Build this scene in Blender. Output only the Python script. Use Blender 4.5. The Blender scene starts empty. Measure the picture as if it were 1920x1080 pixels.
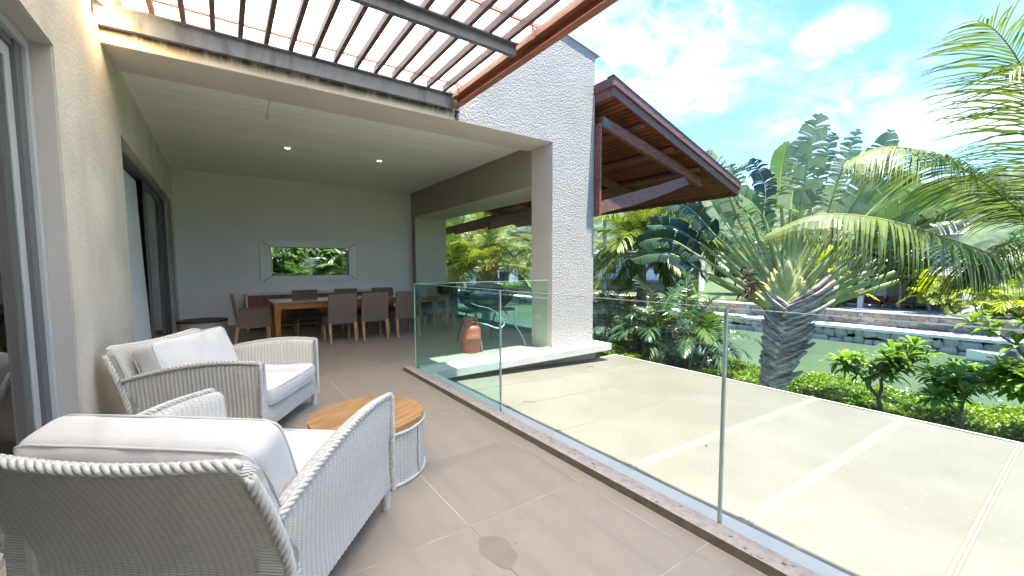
import bpy, math, random
import numpy as np
from mathutils import Vector, Matrix
R = math.radians
rnd = random.Random(7)
sc = bpy.context.scene
C = sc.collection
# ------------------------------------------------------------------ camera
YAW, PITCH, ROLL = R(35.015), R(4.09), R(0.267)
CAMZ = 1.365
fwd = Vector((math.sin(YAW)*math.cos(PITCH), math.cos(YAW)*math.cos(PITCH), -math.sin(PITCH)))
rgt = Vector((math.cos(YAW), -math.sin(YAW), 0))
dwn = fwd.cross(rgt)
r2 = rgt*math.cos(ROLL)+dwn*math.sin(ROLL)
d2 = dwn*math.cos(ROLL)-rgt*math.sin(ROLL)
cam = bpy.data.cameras.new('camera'); co = bpy.data.objects.new('camera', cam); C.objects.link(co)
mw = Matrix((r2, -d2, -fwd)).transposed().to_4x4(); mw.translation = Vector((0, 0, CAMZ))
co.matrix_world = mw
cam.sensor_width = 36; cam.lens = 36*773.1/1920; cam.shift_y = 16.5/1920
cam.clip_start = 0.05; cam.clip_end = 3000
sc.camera = co
# ------------------------------------------------------------------ light
SUN_EL, SUN_AZ = 79, 160           # azimuth clockwise from +Y
w = bpy.data.worlds.new('World'); sc.world = w; w.use_nodes = True
nt = w.node_tree; nt.nodes.clear()
def N(nt, t, **k):
    n = nt.nodes.new(t)
    for a, b in k.items(): setattr(n, a, b)
    return n
sky = N(nt, 'ShaderNodeTexSky', sky_type='NISHITA', sun_disc=False)
sky.sun_elevation = R(SUN_EL); sky.sun_rotation = R(SUN_AZ); sky.air_density = 1.0; sky.dust_density = 0.4; sky.ozone_density = 1.6
tc = N(nt, 'ShaderNodeTexCoord'); sep = N(nt, 'ShaderNodeSeparateXYZ'); nt.links.new(tc.outputs['Generated'], sep.inputs[0])
zz = N(nt, 'ShaderNodeMath', operation='ADD'); nt.links.new(sep.outputs[2], zz.inputs[0]); zz.inputs[1].default_value = 0.22
zm = N(nt, 'ShaderNodeMath', operation='MAXIMUM'); nt.links.new(zz.outputs[0], zm.inputs[0]); zm.inputs[1].default_value = 0.06
dv = N(nt, 'ShaderNodeVectorMath', operation='DIVIDE'); cmb = N(nt, 'ShaderNodeCombineXYZ')
nt.links.new(sep.outputs[0], cmb.inputs[0]); nt.links.new(sep.outputs[1], cmb.inputs[1])
cz = N(nt, 'ShaderNodeCombineXYZ')
for i in range(2): nt.links.new(zm.outputs[0], cz.inputs[i])
cz.inputs[2].default_value = 1
nt.links.new(cmb.outputs[0], dv.inputs[0]); nt.links.new(cz.outputs[0], dv.inputs[1])
def wnoise(scale, det, rough, off, dist=0.0, sx=1, sy=1):
    mp = N(nt, 'ShaderNodeMapping'); mp.inputs['Location'].default_value = off; mp.inputs['Scale'].default_value = (sx, sy, 1)
    nt.links.new(dv.outputs[0], mp.inputs[0])
    n = N(nt, 'ShaderNodeTexNoise'); n.inputs['Scale'].default_value = scale; n.inputs['Detail'].default_value = det
    n.inputs['Roughness'].default_value = rough; n.inputs['Distortion'].default_value = dist
    nt.links.new(mp.outputs[0], n.inputs['Vector']); return n.outputs['Fac']
def ramp(nt, src, a, b, ca=(0, 0, 0, 1), cb=(1, 1, 1, 1)):
    r = N(nt, 'ShaderNodeValToRGB'); r.color_ramp.elements[0].position = a; r.color_ramp.elements[1].position = b
    r.color_ramp.elements[0].color = ca; r.color_ramp.elements[1].color = cb
    nt.links.new(src, r.inputs[0]); return r.outputs[0]
def M2(op, x, y=None, clamp=False):
    n = N(nt, 'ShaderNodeMath', operation=op, use_clamp=clamp)
    for i, q in enumerate((x, y)):
        if q is None: continue
        if hasattr(q, 'is_output'): nt.links.new(q, n.inputs[i])
        else: n.inputs[i].default_value = q
    return n.outputs[0]
def bank(cx, cy, r0, r1, wob):
    """a cloud bank: soft disc on the cloud layer, its outline broken by noise"""
    d = N(nt, 'ShaderNodeVectorMath', operation='DISTANCE'); nt.links.new(dv.outputs[0], d.inputs[0]); d.inputs[1].default_value = (cx, cy, 0)
    q = M2('ADD', d.outputs['Value'], M2('MULTIPLY', M2('SUBTRACT', wob, 0.5), 0.55))
    mr = N(nt, 'ShaderNodeMapRange', interpolation_type='SMOOTHSTEP'); mr.inputs['From Min'].default_value = r1; mr.inputs['From Max'].default_value = r0
    nt.links.new(q, mr.inputs['Value']); return mr.outputs[0]
wob = wnoise(2.6, 6, 0.6, (2.2, 0.4, 0), 0.3)
fine = ramp(nt, wnoise(7.5, 9, 0.62, (0.7, 4.2, 0), 0.5, 1.0, 1.4), 0.36, 0.62)
soft = ramp(nt, wnoise(1.2, 3, 0.5, (3.15, 1.3, 0), 0.3), 0.52, 0.72)
fineb = M2('ADD', M2('MULTIPLY', fine, 0.80), 0.16)
b1_ = M2('MULTIPLY', bank(1.16, 0.96, 0.20, 0.52, wob), fineb)
b2_ = M2('MULTIPLY', bank(1.42, 0.44, -0.02, 0.13, wob), M2('ADD', M2('MULTIPLY', fine, 0.35), 0.65))
b3_ = M2('MULTIPLY', bank(2.15, 0.18, 0.10, 0.42, wob), 0.9)
bg_ = M2('MULTIPLY', M2('MULTIPLY', soft, fine), 0.75)
allc = M2('MAXIMUM', M2('MAXIMUM', b1_, b2_), M2('MAXIMUM', b3_, bg_))
mul = N(nt, 'ShaderNodeMath', operation='MULTIPLY'); nt.links.new(allc, mul.inputs[0]); mul.inputs[1].default_value = 1.0
mix = N(nt, 'ShaderNodeMix', data_type='RGBA')
nt.links.new(mul.outputs[0], mix.inputs['Factor'])
tint = N(nt, 'ShaderNodeMix', data_type='RGBA', blend_type='MULTIPLY'); tint.inputs['Factor'].default_value = 1
nt.links.new(sky.outputs[0], tint.inputs['A']); tint.inputs['B'].default_value = (0.262, 0.362, 0.465, 1)
nt.links.new(tint.outputs['Result'], mix.inputs['A']); mix.inputs['B'].default_value = (1.6, 1.64, 1.68, 1)
bg = N(nt, 'ShaderNodeBackground'); bg.inputs[1].default_value = 0.15
wo = N(nt, 'ShaderNodeOutputWorld'); nt.links.new(mix.outputs['Result'], bg.inputs[0]); nt.links.new(bg.outputs[0], wo.inputs[0])
sl = bpy.data.lights.new('sun', 'SUN'); sl.energy = 3.0; sl.angle = R(0.53); sl.color = (1, 0.94, 0.83)
so = bpy.data.objects.new('sun', sl); C.objects.link(so)
sd = Vector((math.sin(R(SUN_AZ))*math.cos(R(SUN_EL)), math.cos(R(SUN_AZ))*math.cos(R(SUN_EL)), math.sin(R(SUN_EL))))
so.rotation_euler = sd.to_track_quat('Z', 'Y').to_euler(); so.location = (0, -20, 40)
sc.view_settings.view_transform = 'Standard'; sc.view_settings.look = 'None'
sc.view_settings.exposure = 2.82; sc.view_settings.gamma = 1; sc.view_settings.use_curve_mapping = False
sc.render.engine = 'CYCLES'
cy = sc.cycles; cy.use_denoising = True; cy.max_bounces = 12; cy.diffuse_bounces = 8; cy.glossy_bounces = 4
cy.transmission_bounces = 6; cy.transparent_max_bounces = 16; cy.sample_clamp_indirect = 20; cy.caustics_reflective = False; cy.caustics_refractive = False

# ------------------------------------------------------------------ materials
def mat(name, col, rough=0.6, metal=0.0, var=0.0, vscale=8.0, col2=None, bump=0.0, bscale=60.0, bdist=0.004, spec=0.5,
        stretch=(1, 1, 1), detail=5, translucent=0.0, coat=0.0, vpos=(0.35, 0.65), random_=0.0, specks=None):
    m = bpy.data.materials.new(name); m.use_nodes = True; t = m.node_tree; b = t.nodes['Principled BSDF']; out = t.nodes['Material Output']
    b.inputs['Roughness'].default_value = rough; b.inputs['Metallic'].default_value = metal
    b.inputs['Specular IOR Level'].default_value = spec; b.inputs['Coat Weight'].default_value = coat
    c4 = tuple(col)+(1,)
    b.inputs['Base Color'].default_value = c4
    tcn = N(t, 'ShaderNodeTexCoord'); mp = N(t, 'ShaderNodeMapping'); mp.inputs['Scale'].default_value = stretch
    t.links.new(tcn.outputs['Object'], mp.inputs[0])
    src = None
    if var or col2:
        n = N(t, 'ShaderNodeTexNoise'); n.inputs['Scale'].default_value = vscale; n.inputs['Detail'].default_value = detail; n.inputs['Roughness'].default_value = 0.6
        t.links.new(mp.outputs[0], n.inputs['Vector'])
        if col2 is None: col2 = tuple(x*(1-var) for x in col)
        src = ramp(t, n.outputs['Fac'], vpos[0], vpos[1], tuple(col2)+(1,), c4)
    if random_:
        oi = N(t, 'ShaderNodeObjectInfo'); hs = N(t, 'ShaderNodeHueSaturation')
        mr = N(t, 'ShaderNodeMapRange'); mr.inputs['To Min'].default_value = 1-random_; mr.inputs['To Max'].default_value = 1+random_
        t.links.new(oi.outputs['Random'], mr.inputs['Value']); t.links.new(mr.outputs[0], hs.inputs['Value'])
        if src: t.links.new(src, hs.inputs['Color'])
        else: hs.inputs['Color'].default_value = c4
        src = hs.outputs[0]
    if specks:
        n = N(t, 'ShaderNodeTexNoise'); n.inputs['Scale'].default_value = specks[0]; n.inputs['Detail'].default_value = 2; t.links.new(tcn.outputs['Object'], n.inputs['Vector'])
        mk = ramp(t, n.outputs['Fac'], specks[1], specks[1]+0.03); mx = N(t, 'ShaderNodeMix', data_type='RGBA'); t.links.new(mk, mx.inputs['Factor'])
        t.links.new(src, mx.inputs['A']) if src else None
        if not src: mx.inputs['A'].default_value = c4
        mx.inputs['B'].default_value = tuple(specks[2])+(1,); src = mx.outputs['Result']
    if src: t.links.new(src, b.inputs['Base Color'])
    if bump:
        n = N(t, 'ShaderNodeTexNoise'); n.inputs['Scale'].default_value = bscale; n.inputs['Detail'].default_value = 4
        t.links.new(mp.outputs[0], n.inputs['Vector'])
        bp = N(t, 'ShaderNodeBump'); bp.inputs['Strength'].default_value = bump; bp.inputs['Distance'].default_value = bdist
        t.links.new(n.outputs['Fac'], bp.inputs['Height']); t.links.new(bp.outputs[0], b.inputs['Normal'])
    if translucent:
        tr = N(t, 'ShaderNodeBsdfTranslucent'); ms = N(t, 'ShaderNodeMixShader'); ms.inputs[0].default_value = translucent
        if src: t.links.new(src, tr.inputs[0])
        else: tr.inputs[0].default_value = c4
        hs2 = N(t, 'ShaderNodeHueSaturation'); hs2.inputs['Value'].default_value = 1.35; hs2.inputs['Saturation'].default_value = 1.1; hs2.inputs['Hue'].default_value = 0.485
        if src: t.links.new(src, hs2.inputs['Color'])
        else: hs2.inputs['Color'].default_value = c4
        t.links.new(hs2.outputs[0], tr.inputs[0])
        t.links.new(b.outputs[0], ms.inputs[1]); t.links.new(tr.outputs[0], ms.inputs[2]); t.links.new(ms.outputs[0], out.inputs[0])
    return m
def glass_mat(name, tint, edge=False, rough=0.0, refl=1.0):
    m = bpy.data.materials.new(name); m.use_nodes = True; t = m.node_tree; t.nodes.clear()
    o = N(t, 'ShaderNodeOutputMaterial'); tr = N(t, 'ShaderNodeBsdfTransparent'); tr.inputs[0].default_value = tuple(tint)+(1,)
    g = N(t, 'ShaderNodeBsdfGlossy'); g.inputs['Roughness'].default_value = rough; g.inputs[0].default_value = (refl, refl, refl, 1)
    f = N(t, 'ShaderNodeFresnel'); f.inputs[0].default_value = 1.5; ge = N(t, 'ShaderNodeNewGeometry')
    iv = N(t, 'ShaderNodeMath', operation='SUBTRACT'); iv.inputs[0].default_value = 1; t.links.new(ge.outputs['Backfacing'], iv.inputs[1])
    fm = N(t, 'ShaderNodeMath', operation='MULTIPLY'); t.links.new(f.outputs[0], fm.inputs[0]); t.links.new(iv.outputs[0], fm.inputs[1])
    ms = N(t, 'ShaderNodeMixShader'); t.links.new(fm.outputs[0], ms.inputs[0]); t.links.new(tr.outputs[0], ms.inputs[1]); t.links.new(g.outputs[0], ms.inputs[2])
    t.links.new(ms.outputs[0], o.inputs[0]); return m
M = {}
M['stucco'] = mat('stucco', (0.35, 0.34, 0.325), 0.9, var=0.10, vscale=2.2, bump=0.62, bscale=42, bdist=0.03)
M['plaster'] = mat('plaster', (0.64, 0.60, 0.545), 0.9, var=0.08, vscale=2.2, bump=0.35, bscale=90, bdist=0.004)
M['left_plaster'] = mat('left_plaster', (0.64, 0.59, 0.51), 0.9, var=0.20, vscale=1.6, bump=0.6, bscale=45, bdist=0.012)
M['back_plaster'] = mat('back_plaster', (0.79, 0.765, 0.755), 0.85, var=0.05, vscale=1.5, bump=0.25, bscale=60, bdist=0.003)
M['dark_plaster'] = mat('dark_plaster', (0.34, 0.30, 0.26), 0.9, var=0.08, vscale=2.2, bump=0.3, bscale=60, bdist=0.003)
M['reveal'] = mat('reveal_plaster', (0.46, 0.43, 0.41), 0.85, bump=0.2, bscale=60)
M['board'] = mat('white_board', (0.88, 0.85, 0.79), 0.5, random_=0.045)
M['gap'] = mat('ceiling_void', (0.12, 0.12, 0.11), 0.9)
M['coping'] = mat('coping', (0.48, 0.46, 0.43), 0.8, var=0.12, vscale=6, bump=0.2)
M['white_ledge'] = mat('white_ledge', (0.48, 0.47, 0.44), 0.75, var=0.08, vscale=5, bump=0.15, bscale=40)
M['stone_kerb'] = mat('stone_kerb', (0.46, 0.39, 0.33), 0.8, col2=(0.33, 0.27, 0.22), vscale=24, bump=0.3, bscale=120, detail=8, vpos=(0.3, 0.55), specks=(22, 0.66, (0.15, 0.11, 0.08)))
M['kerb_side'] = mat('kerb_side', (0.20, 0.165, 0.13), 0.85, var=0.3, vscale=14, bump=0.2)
M['tile'] = mat('floor_tile', (0.35, 0.290, 0.232), 0.42, var=0.07, vscale=5, bump=0.05, bscale=200, random_=0.04, spec=0.4, specks=(30, 0.72, (0.20, 0.15, 0.11)))
M['grout'] = mat('grout', (0.62, 0.56, 0.48), 0.9, col2=(0.25, 0.21, 0.17), vscale=1.1, vpos=(0.42, 0.56))
M['grey_steel'] = mat('grey_steel', (0.135, 0.15, 0.18), 0.55, col2=(0.06, 0.067, 0.085), vscale=3.0, stretch=(2, 2, 0.5), vpos=(0.3, 0.5))
M['dark_steel'] = mat('dark_steel', (0.10, 0.105, 0.11), 0.55)
M['rust_steel'] = mat('rust_steel', (0.36, 0.125, 0.08), 0.6, var=0.25, vscale=4, stretch=(1, 0.6, 3))
M['rust_light'] = mat('rust_light', (0.44, 0.22, 0.15), 0.6, var=0.2, vscale=4)
M['slat'] = mat('pergola_slat', (0.10, 0.058, 0.055), 0.65, var=0.2, vscale=8, random_=0.08)
M['wood_dark'] = mat('eave_wood', (0.24, 0.052, 0.038), 0.5, col2=(0.12, 0.025, 0.018), vscale=3, stretch=(4, 1, 4), random_=0.35, vpos=(0.25, 0.7))
M['wood_fascia'] = mat('fascia_wood', (0.20, 0.095, 0.085), 0.55, col2=(0.12, 0.05, 0.045), vscale=9, stretch=(1, 1, 4), bump=0.1)
M['wood_beam'] = mat('beam_wood', (0.26, 0.095, 0.065), 0.6, col2=(0.13, 0.045, 0.03), vscale=7, stretch=(1, 3, 3))
M['teak'] = mat('teak', (0.50, 0.29, 0.12), 0.45, col2=(0.26, 0.125, 0.05), vscale=5, stretch=(1, 9, 9), detail=8, coat=0.15, random_=0.10, vpos=(0.3, 0.68))
M['teak_y'] = mat('dining_teak', (0.36, 0.135, 0.022), 0.4, col2=(0.22, 0.075, 0.012), vscale=6, stretch=(6, 6, 1), detail=7, random_=0.08)
M['table_top'] = mat('tabletop_teak', (0.38, 0.30, 0.25), 0.16, var=0.2, vscale=3, stretch=(1, 8, 1), spec=1.0, coat=1.0)
M['pale_wood'] = mat('pale_wood', (0.50, 0.29, 0.16), 0.6, col2=(0.36, 0.19, 0.10), vscale=12, stretch=(3, 3, 0.6))
M['side_wood'] = mat('sideboard_wood', (0.24, 0.075, 0.03), 0.5, col2=(0.13, 0.035, 0.015), vscale=5, stretch=(4, 4, 1))
M['brown_top'] = mat('brown_top', (0.09, 0.035, 0.022), 0.45, var=0.3, vscale=6)
M['cushion'] = mat('cushion_cloth', (0.62, 0.60, 0.59), 0.9, var=0.03, vscale=3, bump=0.35, bscale=6, bdist=0.02)
M['piping'] = mat('piping', (0.60, 0.58, 0.57), 0.85)
M['steel'] = mat('steel', (0.55, 0.55, 0.55), 0.3, metal=1.0)
M['white_metal'] = mat('white_metal', (0.62, 0.62, 0.62), 0.4)
M['alu'] = mat('door_aluminium', (0.43, 0.45, 0.455), 0.4)
M['alu_dark'] = mat('door_track', (0.11, 0.11, 0.12), 0.5)
M['room'] = mat('room_dark', (0.22, 0.23, 0.24), 0.9)
M['room_floor'] = mat('room_floor', (0.14, 0.13, 0.11), 0.5)
M['curtain'] = mat('curtain', (0.74, 0.78, 0.79), 0.9, translucent=0.35)
M['curtain_dark'] = mat('curtain_dark', (0.07, 0.085, 0.085), 0.9)
M['mirror'] = mat('mirror', (0.95, 0.96, 0.96), 0.0, metal=1.0)
M['mirror_frame'] = mat('mirror_bevel', (0.80, 0.82, 0.81), 0.35)
M['red_gas'] = mat('gas_red', (0.62, 0.10, 0.055), 0.45, col2=(0.45, 0.12, 0.08), vscale=6, vpos=(0.3, 0.6))
M['grill'] = mat('grill_black', (0.028, 0.038, 0.048), 0.32)
M['grill_lid'] = mat('grill_lid', (0.045, 0.07, 0.09), 0.22, coat=0.5)
M['pot'] = mat('dark_pot', (0.03, 0.03, 0.035), 0.35)
M['soil'] = mat('soil', (0.04, 0.028, 0.02), 0.95)
M['hose'] = mat('hose', (0.75, 0.75, 0.72), 0.5)
M['canopy'] = mat('canopy_sheet', (0.165, 0.158, 0.132), 0.33, var=0.16, vscale=1.3, specks=(34, 0.70, (0.33, 0.32, 0.28)), spec=0.6, random_=0.015)
M['canopy_seam'] = mat('canopy_seam', (0.175, 0.167, 0.138), 0.5, col2=(0.165, 0.155, 0.125), vscale=9, stretch=(1, 3, 1), vpos=(0.3, 0.55))
M['lamp_black'] = mat('lamp_black', (0.03, 0.03, 0.03), 0.5)
M['bark'] = mat('palm_bark', (0.27, 0.24, 0.215), 0.9, col2=(0.11, 0.095, 0.085), vscale=9, bump=0.4, bscale=30, bdist=0.02)
M['stub'] = mat('leaf_base_grey', (0.50, 0.46, 0.44), 0.8, col2=(0.16, 0.13, 0.125), vscale=5, stretch=(1, 1, 3), vpos=(0.3, 0.6), random_=0.42)
M['stub_brown'] = mat('leaf_base_brown', (0.22, 0.11, 0.085), 0.8, col2=(0.10, 0.05, 0.04), vscale=5, random_=0.2)
M['frangi_bark'] = mat('frangipani_bark', (0.15, 0.15, 0.135), 0.85, var=0.3, vscale=12)
def leafm(n, c, c2, rough=0.46, tr=0.35, vs=1.5, rv=0.12): return mat(n, c, rough, col2=c2, vscale=vs, translucent=tr, random_=rv, vpos=(0.3, 0.7))
M['coco'] = leafm('coconut_leaf', (0.165, 0.23, 0.042), (0.065, 0.125, 0.026))
M['coco_y'] = leafm('coconut_leaf_bright', (0.24, 0.30, 0.055), (0.11, 0.18, 0.032))
M['coco_d'] = leafm('coconut_leaf_grey', (0.09, 0.16, 0.075), (0.04, 0.08, 0.04), tr=0.25)
M['dry'] = leafm('dry_frond', (0.50, 0.24, 0.06), (0.30, 0.12, 0.03), 0.7)
M['rachis'] = mat('rachis', (0.38, 0.33, 0.10), 0.5, col2=(0.22, 0.24, 0.06), vscale=3)
M['rachis_o'] = mat('rachis_orange', (0.60, 0.30, 0.06), 0.5, col2=(0.40, 0.30, 0.06), vscale=3)
M['trav'] = leafm('traveller_leaf', (0.16, 0.28, 0.10), (0.08, 0.16, 0.06), 0.33, 0.35)
M['trav_l'] = leafm('traveller_leaf_light', (0.22, 0.36, 0.08), (0.12, 0.25, 0.05), 0.38, 0.45)
M['trav_d'] = leafm('traveller_leaf_dark', (0.038, 0.085, 0.050), (0.018, 0.05, 0.03), 0.28, 0.10)
M['trav_g'] = leafm('traveller_leaf_grey', (0.30, 0.38, 0.23), (0.14, 0.22, 0.11), 0.4, 0.35)
M['petiole'] = mat('petiole', (0.42, 0.48, 0.19), 0.4, col2=(0.27, 0.34, 0.11), vscale=2, stretch=(4, 4, 0.6), random_=0.12)
M['petiole_y'] = mat('petiole_yellow', (0.60, 0.60, 0.22), 0.45, col2=(0.40, 0.45, 0.17), vscale=3, random_=0.12)
M['shrub_d'] = leafm('dark_palm_leaf', (0.055, 0.125, 0.05), (0.02, 0.055, 0.025), 0.27, 0.15)
M['shrub_g'] = leafm('green_leaf', (0.10, 0.20, 0.045), (0.04, 0.09, 0.025), 0.4, 0.3)
M['areca'] = leafm('yellow_palm_leaf', (0.46, 0.50, 0.035), (0.20, 0.30, 0.03), 0.45, 0.45)
M['hedge'] = leafm('hedge_leaf', (0.25, 0.38, 0.04), (0.09, 0.20, 0.025), 0.4, 0.35, vs=1.2)
M['hedge_core'] = mat('hedge_core', (0.02, 0.035, 0.012), 0.9)
M['frangi'] = leafm('frangipani_leaf', (0.22, 0.36, 0.05), (0.11, 0.23, 0.04), 0.35, 0.4)
M['croton'] = leafm('orange_leaf', (0.45, 0.20, 0.05), (0.22, 0.14, 0.03), 0.5, 0.3)
M['husk'] = mat('coconut_husk', (0.62, 0.25, 0.04), 0.5, var=0.3, vscale=5)
M['grass'] = mat('grass_ground', (0.07, 0.11, 0.03), 0.9, col2=(0.04, 0.07, 0.02), vscale=3, bump=0.5, bscale=20, bdist=0.05)
M['bank'] = mat('canal_bed', (0.06, 0.09, 0.06), 0.9)
M['rock'] = mat('rock', (0.36, 0.34, 0.315), 0.85, col2=(0.27, 0.25, 0.235), vscale=3, bump=0.5, bscale=10, bdist=0.03, random_=0.2)
M['wall_stone'] = mat('wall_stone', (0.27, 0.255, 0.25), 0.85, col2=(0.15, 0.13, 0.12), vscale=4, bump=0.5, bscale=12, bdist=0.02, random_=0.35)
M['wall_stone_r'] = mat('wall_stone_red', (0.24, 0.155, 0.12), 0.85, col2=(0.17, 0.13, 0.11), vscale=4, bump=0.5, bscale=12, random_=0.3)
M['mortar'] = mat('mortar', (0.13, 0.12, 0.11), 0.95)
M['promenade'] = mat('promenade', (0.66, 0.64, 0.60), 0.85, var=0.1, vscale=2)
M['house_white'] = mat('house_white', (0.62, 0.62, 0.61), 0.85, var=0.06, vscale=1)
M['house_grey'] = mat('house_grey', (0.42, 0.41, 0.39), 0.85, var=0.1, vscale=1)
M['house_dark'] = mat('window_dark', (0.012, 0.013, 0.016), 0.2)
M['house_frame'] = mat('window_frame_blue', (0.05, 0.10, 0.16), 0.4)
M['shingle'] = mat('roof_shingle', (0.20, 0.185, 0.175), 0.85, var=0.35, vscale=6, random_=0.12)
M['shingle_br'] = mat('roof_shingle_brown', (0.15, 0.11, 0.09), 0.85, var=0.35, vscale=6, random_=0.12)
M['hill'] = mat('hill_forest', (0.075, 0.115, 0.055), 0.95, col2=(0.016, 0.032, 0.018), vscale=0.16, detail=6, vpos=(0.40, 0.60))
M['boat'] = mat('boat_white', (0.72, 0.72, 0.70), 0.35)
M['boat_dark'] = mat('boat_dark', (0.05, 0.06, 0.06), 0.4)
M['wicker_table'] = None
M['sheen'] = None
# water
def water():
    m = bpy.data.materials.new('canal_water'); m.use_nodes = True; t = m.node_tree; b = t.nodes['Principled BSDF']
    tcn = N(t, 'ShaderNodeTexCoord'); n = N(t, 'ShaderNodeTexNoise'); n.inputs['Scale'].default_value = 0.12; n.inputs['Detail'].default_value = 3
    t.links.new(tcn.outputs['Object'], n.inputs['Vector'])
    t.links.new(ramp(t, n.outputs['Fac'], 0.35, 0.65, (0.055, 0.095, 0.050, 1), (0.085, 0.13, 0.07, 1)), b.inputs['Base Color'])
    b.inputs['Roughness'].default_value = 0.09; b.inputs['IOR'].default_value = 1.33
    mp = N(t, 'ShaderNodeMapping'); mp.inputs['Scale'].default_value = (1.4, 0.7, 1); t.links.new(tcn.outputs['Object'], mp.inputs[0])
    n3 = N(t, 'ShaderNodeTexNoise'); n3.inputs['Scale'].default_value = 3.0; n3.inputs['Detail'].default_value = 6; t.links.new(mp.outputs[0], n3.inputs['Vector'])
    bp = N(t, 'ShaderNodeBump'); bp.inputs['Strength'].default_value = 0.7; bp.inputs['Distance'].default_value = 0.06
    t.links.new(n3.outputs['Fac'], bp.inputs['Height']); t.links.new(bp.outputs[0], b.inputs['Normal']); return m
M['water'] = water()
M['glass_pane'] = glass_mat('balustrade_glass', (0.80, 0.93, 0.90))
M['glass_clear'] = glass_mat('balustrade_glass_clear', (0.972, 0.99, 0.984), refl=0.8)
M['glass_edge'] = mat('glass_edge', (0.42, 0.60, 0.54), 0.15)
M['door_glass'] = glass_mat('door_glass', (0.55, 0.64, 0.62))
# wicker (uv in metres: u across ribs, v along them)
def wicker(name, c, c2, rough=0.6, du=0.030, dvv=0.0052, bump=0.8):
    m = bpy.data.materials.new(name); m.use_nodes = True; t = m.node_tree; b = t.nodes['Principled BSDF']
    b.inputs['Roughness'].default_value = rough
    uv = N(t, 'ShaderNodeUVMap'); s = N(t, 'ShaderNodeSeparateXYZ'); t.links.new(uv.outputs[0], s.inputs[0])
    def wv(sock, per, ph=None):
        a = N(t, 'ShaderNodeMath', operation='MULTIPLY'); a.inputs[1].default_value = 2*math.pi/per; t.links.new(sock, a.inputs[0]); o = a.outputs[0]
        if ph is not None:
            q = N(t, 'ShaderNodeMath', operation='ADD'); t.links.new(o, q.inputs[0]); t.links.new(ph, q.inputs[1]); o = q.outputs[0]
        sn = N(t, 'ShaderNodeMath', operation='SINE'); t.links.new(o, sn.inputs[0]); return sn.outputs[0]
    f = N(t, 'ShaderNodeMath', operation='MULTIPLY'); f.inputs[1].default_value = 2/du; t.links.new(s.outputs[0], f.inputs[0])
    fl = N(t, 'ShaderNodeMath', operation='FLOOR'); t.links.new(f.outputs[0], fl.inputs[0])
    ph = N(t, 'ShaderNodeMath', operation='MULTIPLY'); ph.inputs[1].default_value = math.pi; t.links.new(fl.outputs[0], ph.inputs[0])
    fine = wv(s.outputs[1], dvv*2, ph.outputs[0]); rib = wv(s.outputs[0], du)
    nz = N(t, 'ShaderNodeTexNoise'); nz.inputs['Scale'].default_value = 40; t.links.new(uv.outputs[0], nz.inputs['Vector'])
    ad = N(t, 'ShaderNodeMath', operation='MULTIPLY_ADD'); t.links.new(rib, ad.inputs[0]); ad.inputs[1].default_value = 0.5; t.links.new(fine, ad.inputs[2])
    ad2 = N(t, 'ShaderNodeMath', operation='MULTIPLY_ADD'); t.links.new(nz.outputs['Fac'], ad2.inputs[0]); ad2.inputs[1].default_value = 1.4; t.links.new(ad.outputs[0], ad2.inputs[2])
    mr = N(t, 'ShaderNodeMapRange'); mr.inputs['From Min'].default_value = -1.0; mr.inputs['From Max'].default_value = 1.6; t.links.new(ad2.outputs[0], mr.inputs['Value'])
    t.links.new(ramp(t, mr.outputs[0], 0.0, 0.55, tuple(c2)+(1,), tuple(c)+(1,)), b.inputs['Base Color'])
    bp = N(t, 'ShaderNodeBump'); bp.inputs['Strength'].default_value = bump; bp.inputs['Distance'].default_value = 0.003
    t.links.new(ad.outputs[0], bp.inputs['Height']); t.links.new(bp.outputs[0], b.inputs['Normal']); return m
M['wicker'] = wicker('white_wicker', (0.70, 0.685, 0.64), (0.40, 0.385, 0.355))
M['wicker_br'] = wicker('brown_wicker', (0.22, 0.16, 0.125), (0.022, 0.015, 0.012), du=0.036, dvv=0.006)
M['braid'] = mat('white_braid', (0.62, 0.60, 0.56), 0.6, var=0.15, vscale=30)
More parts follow.
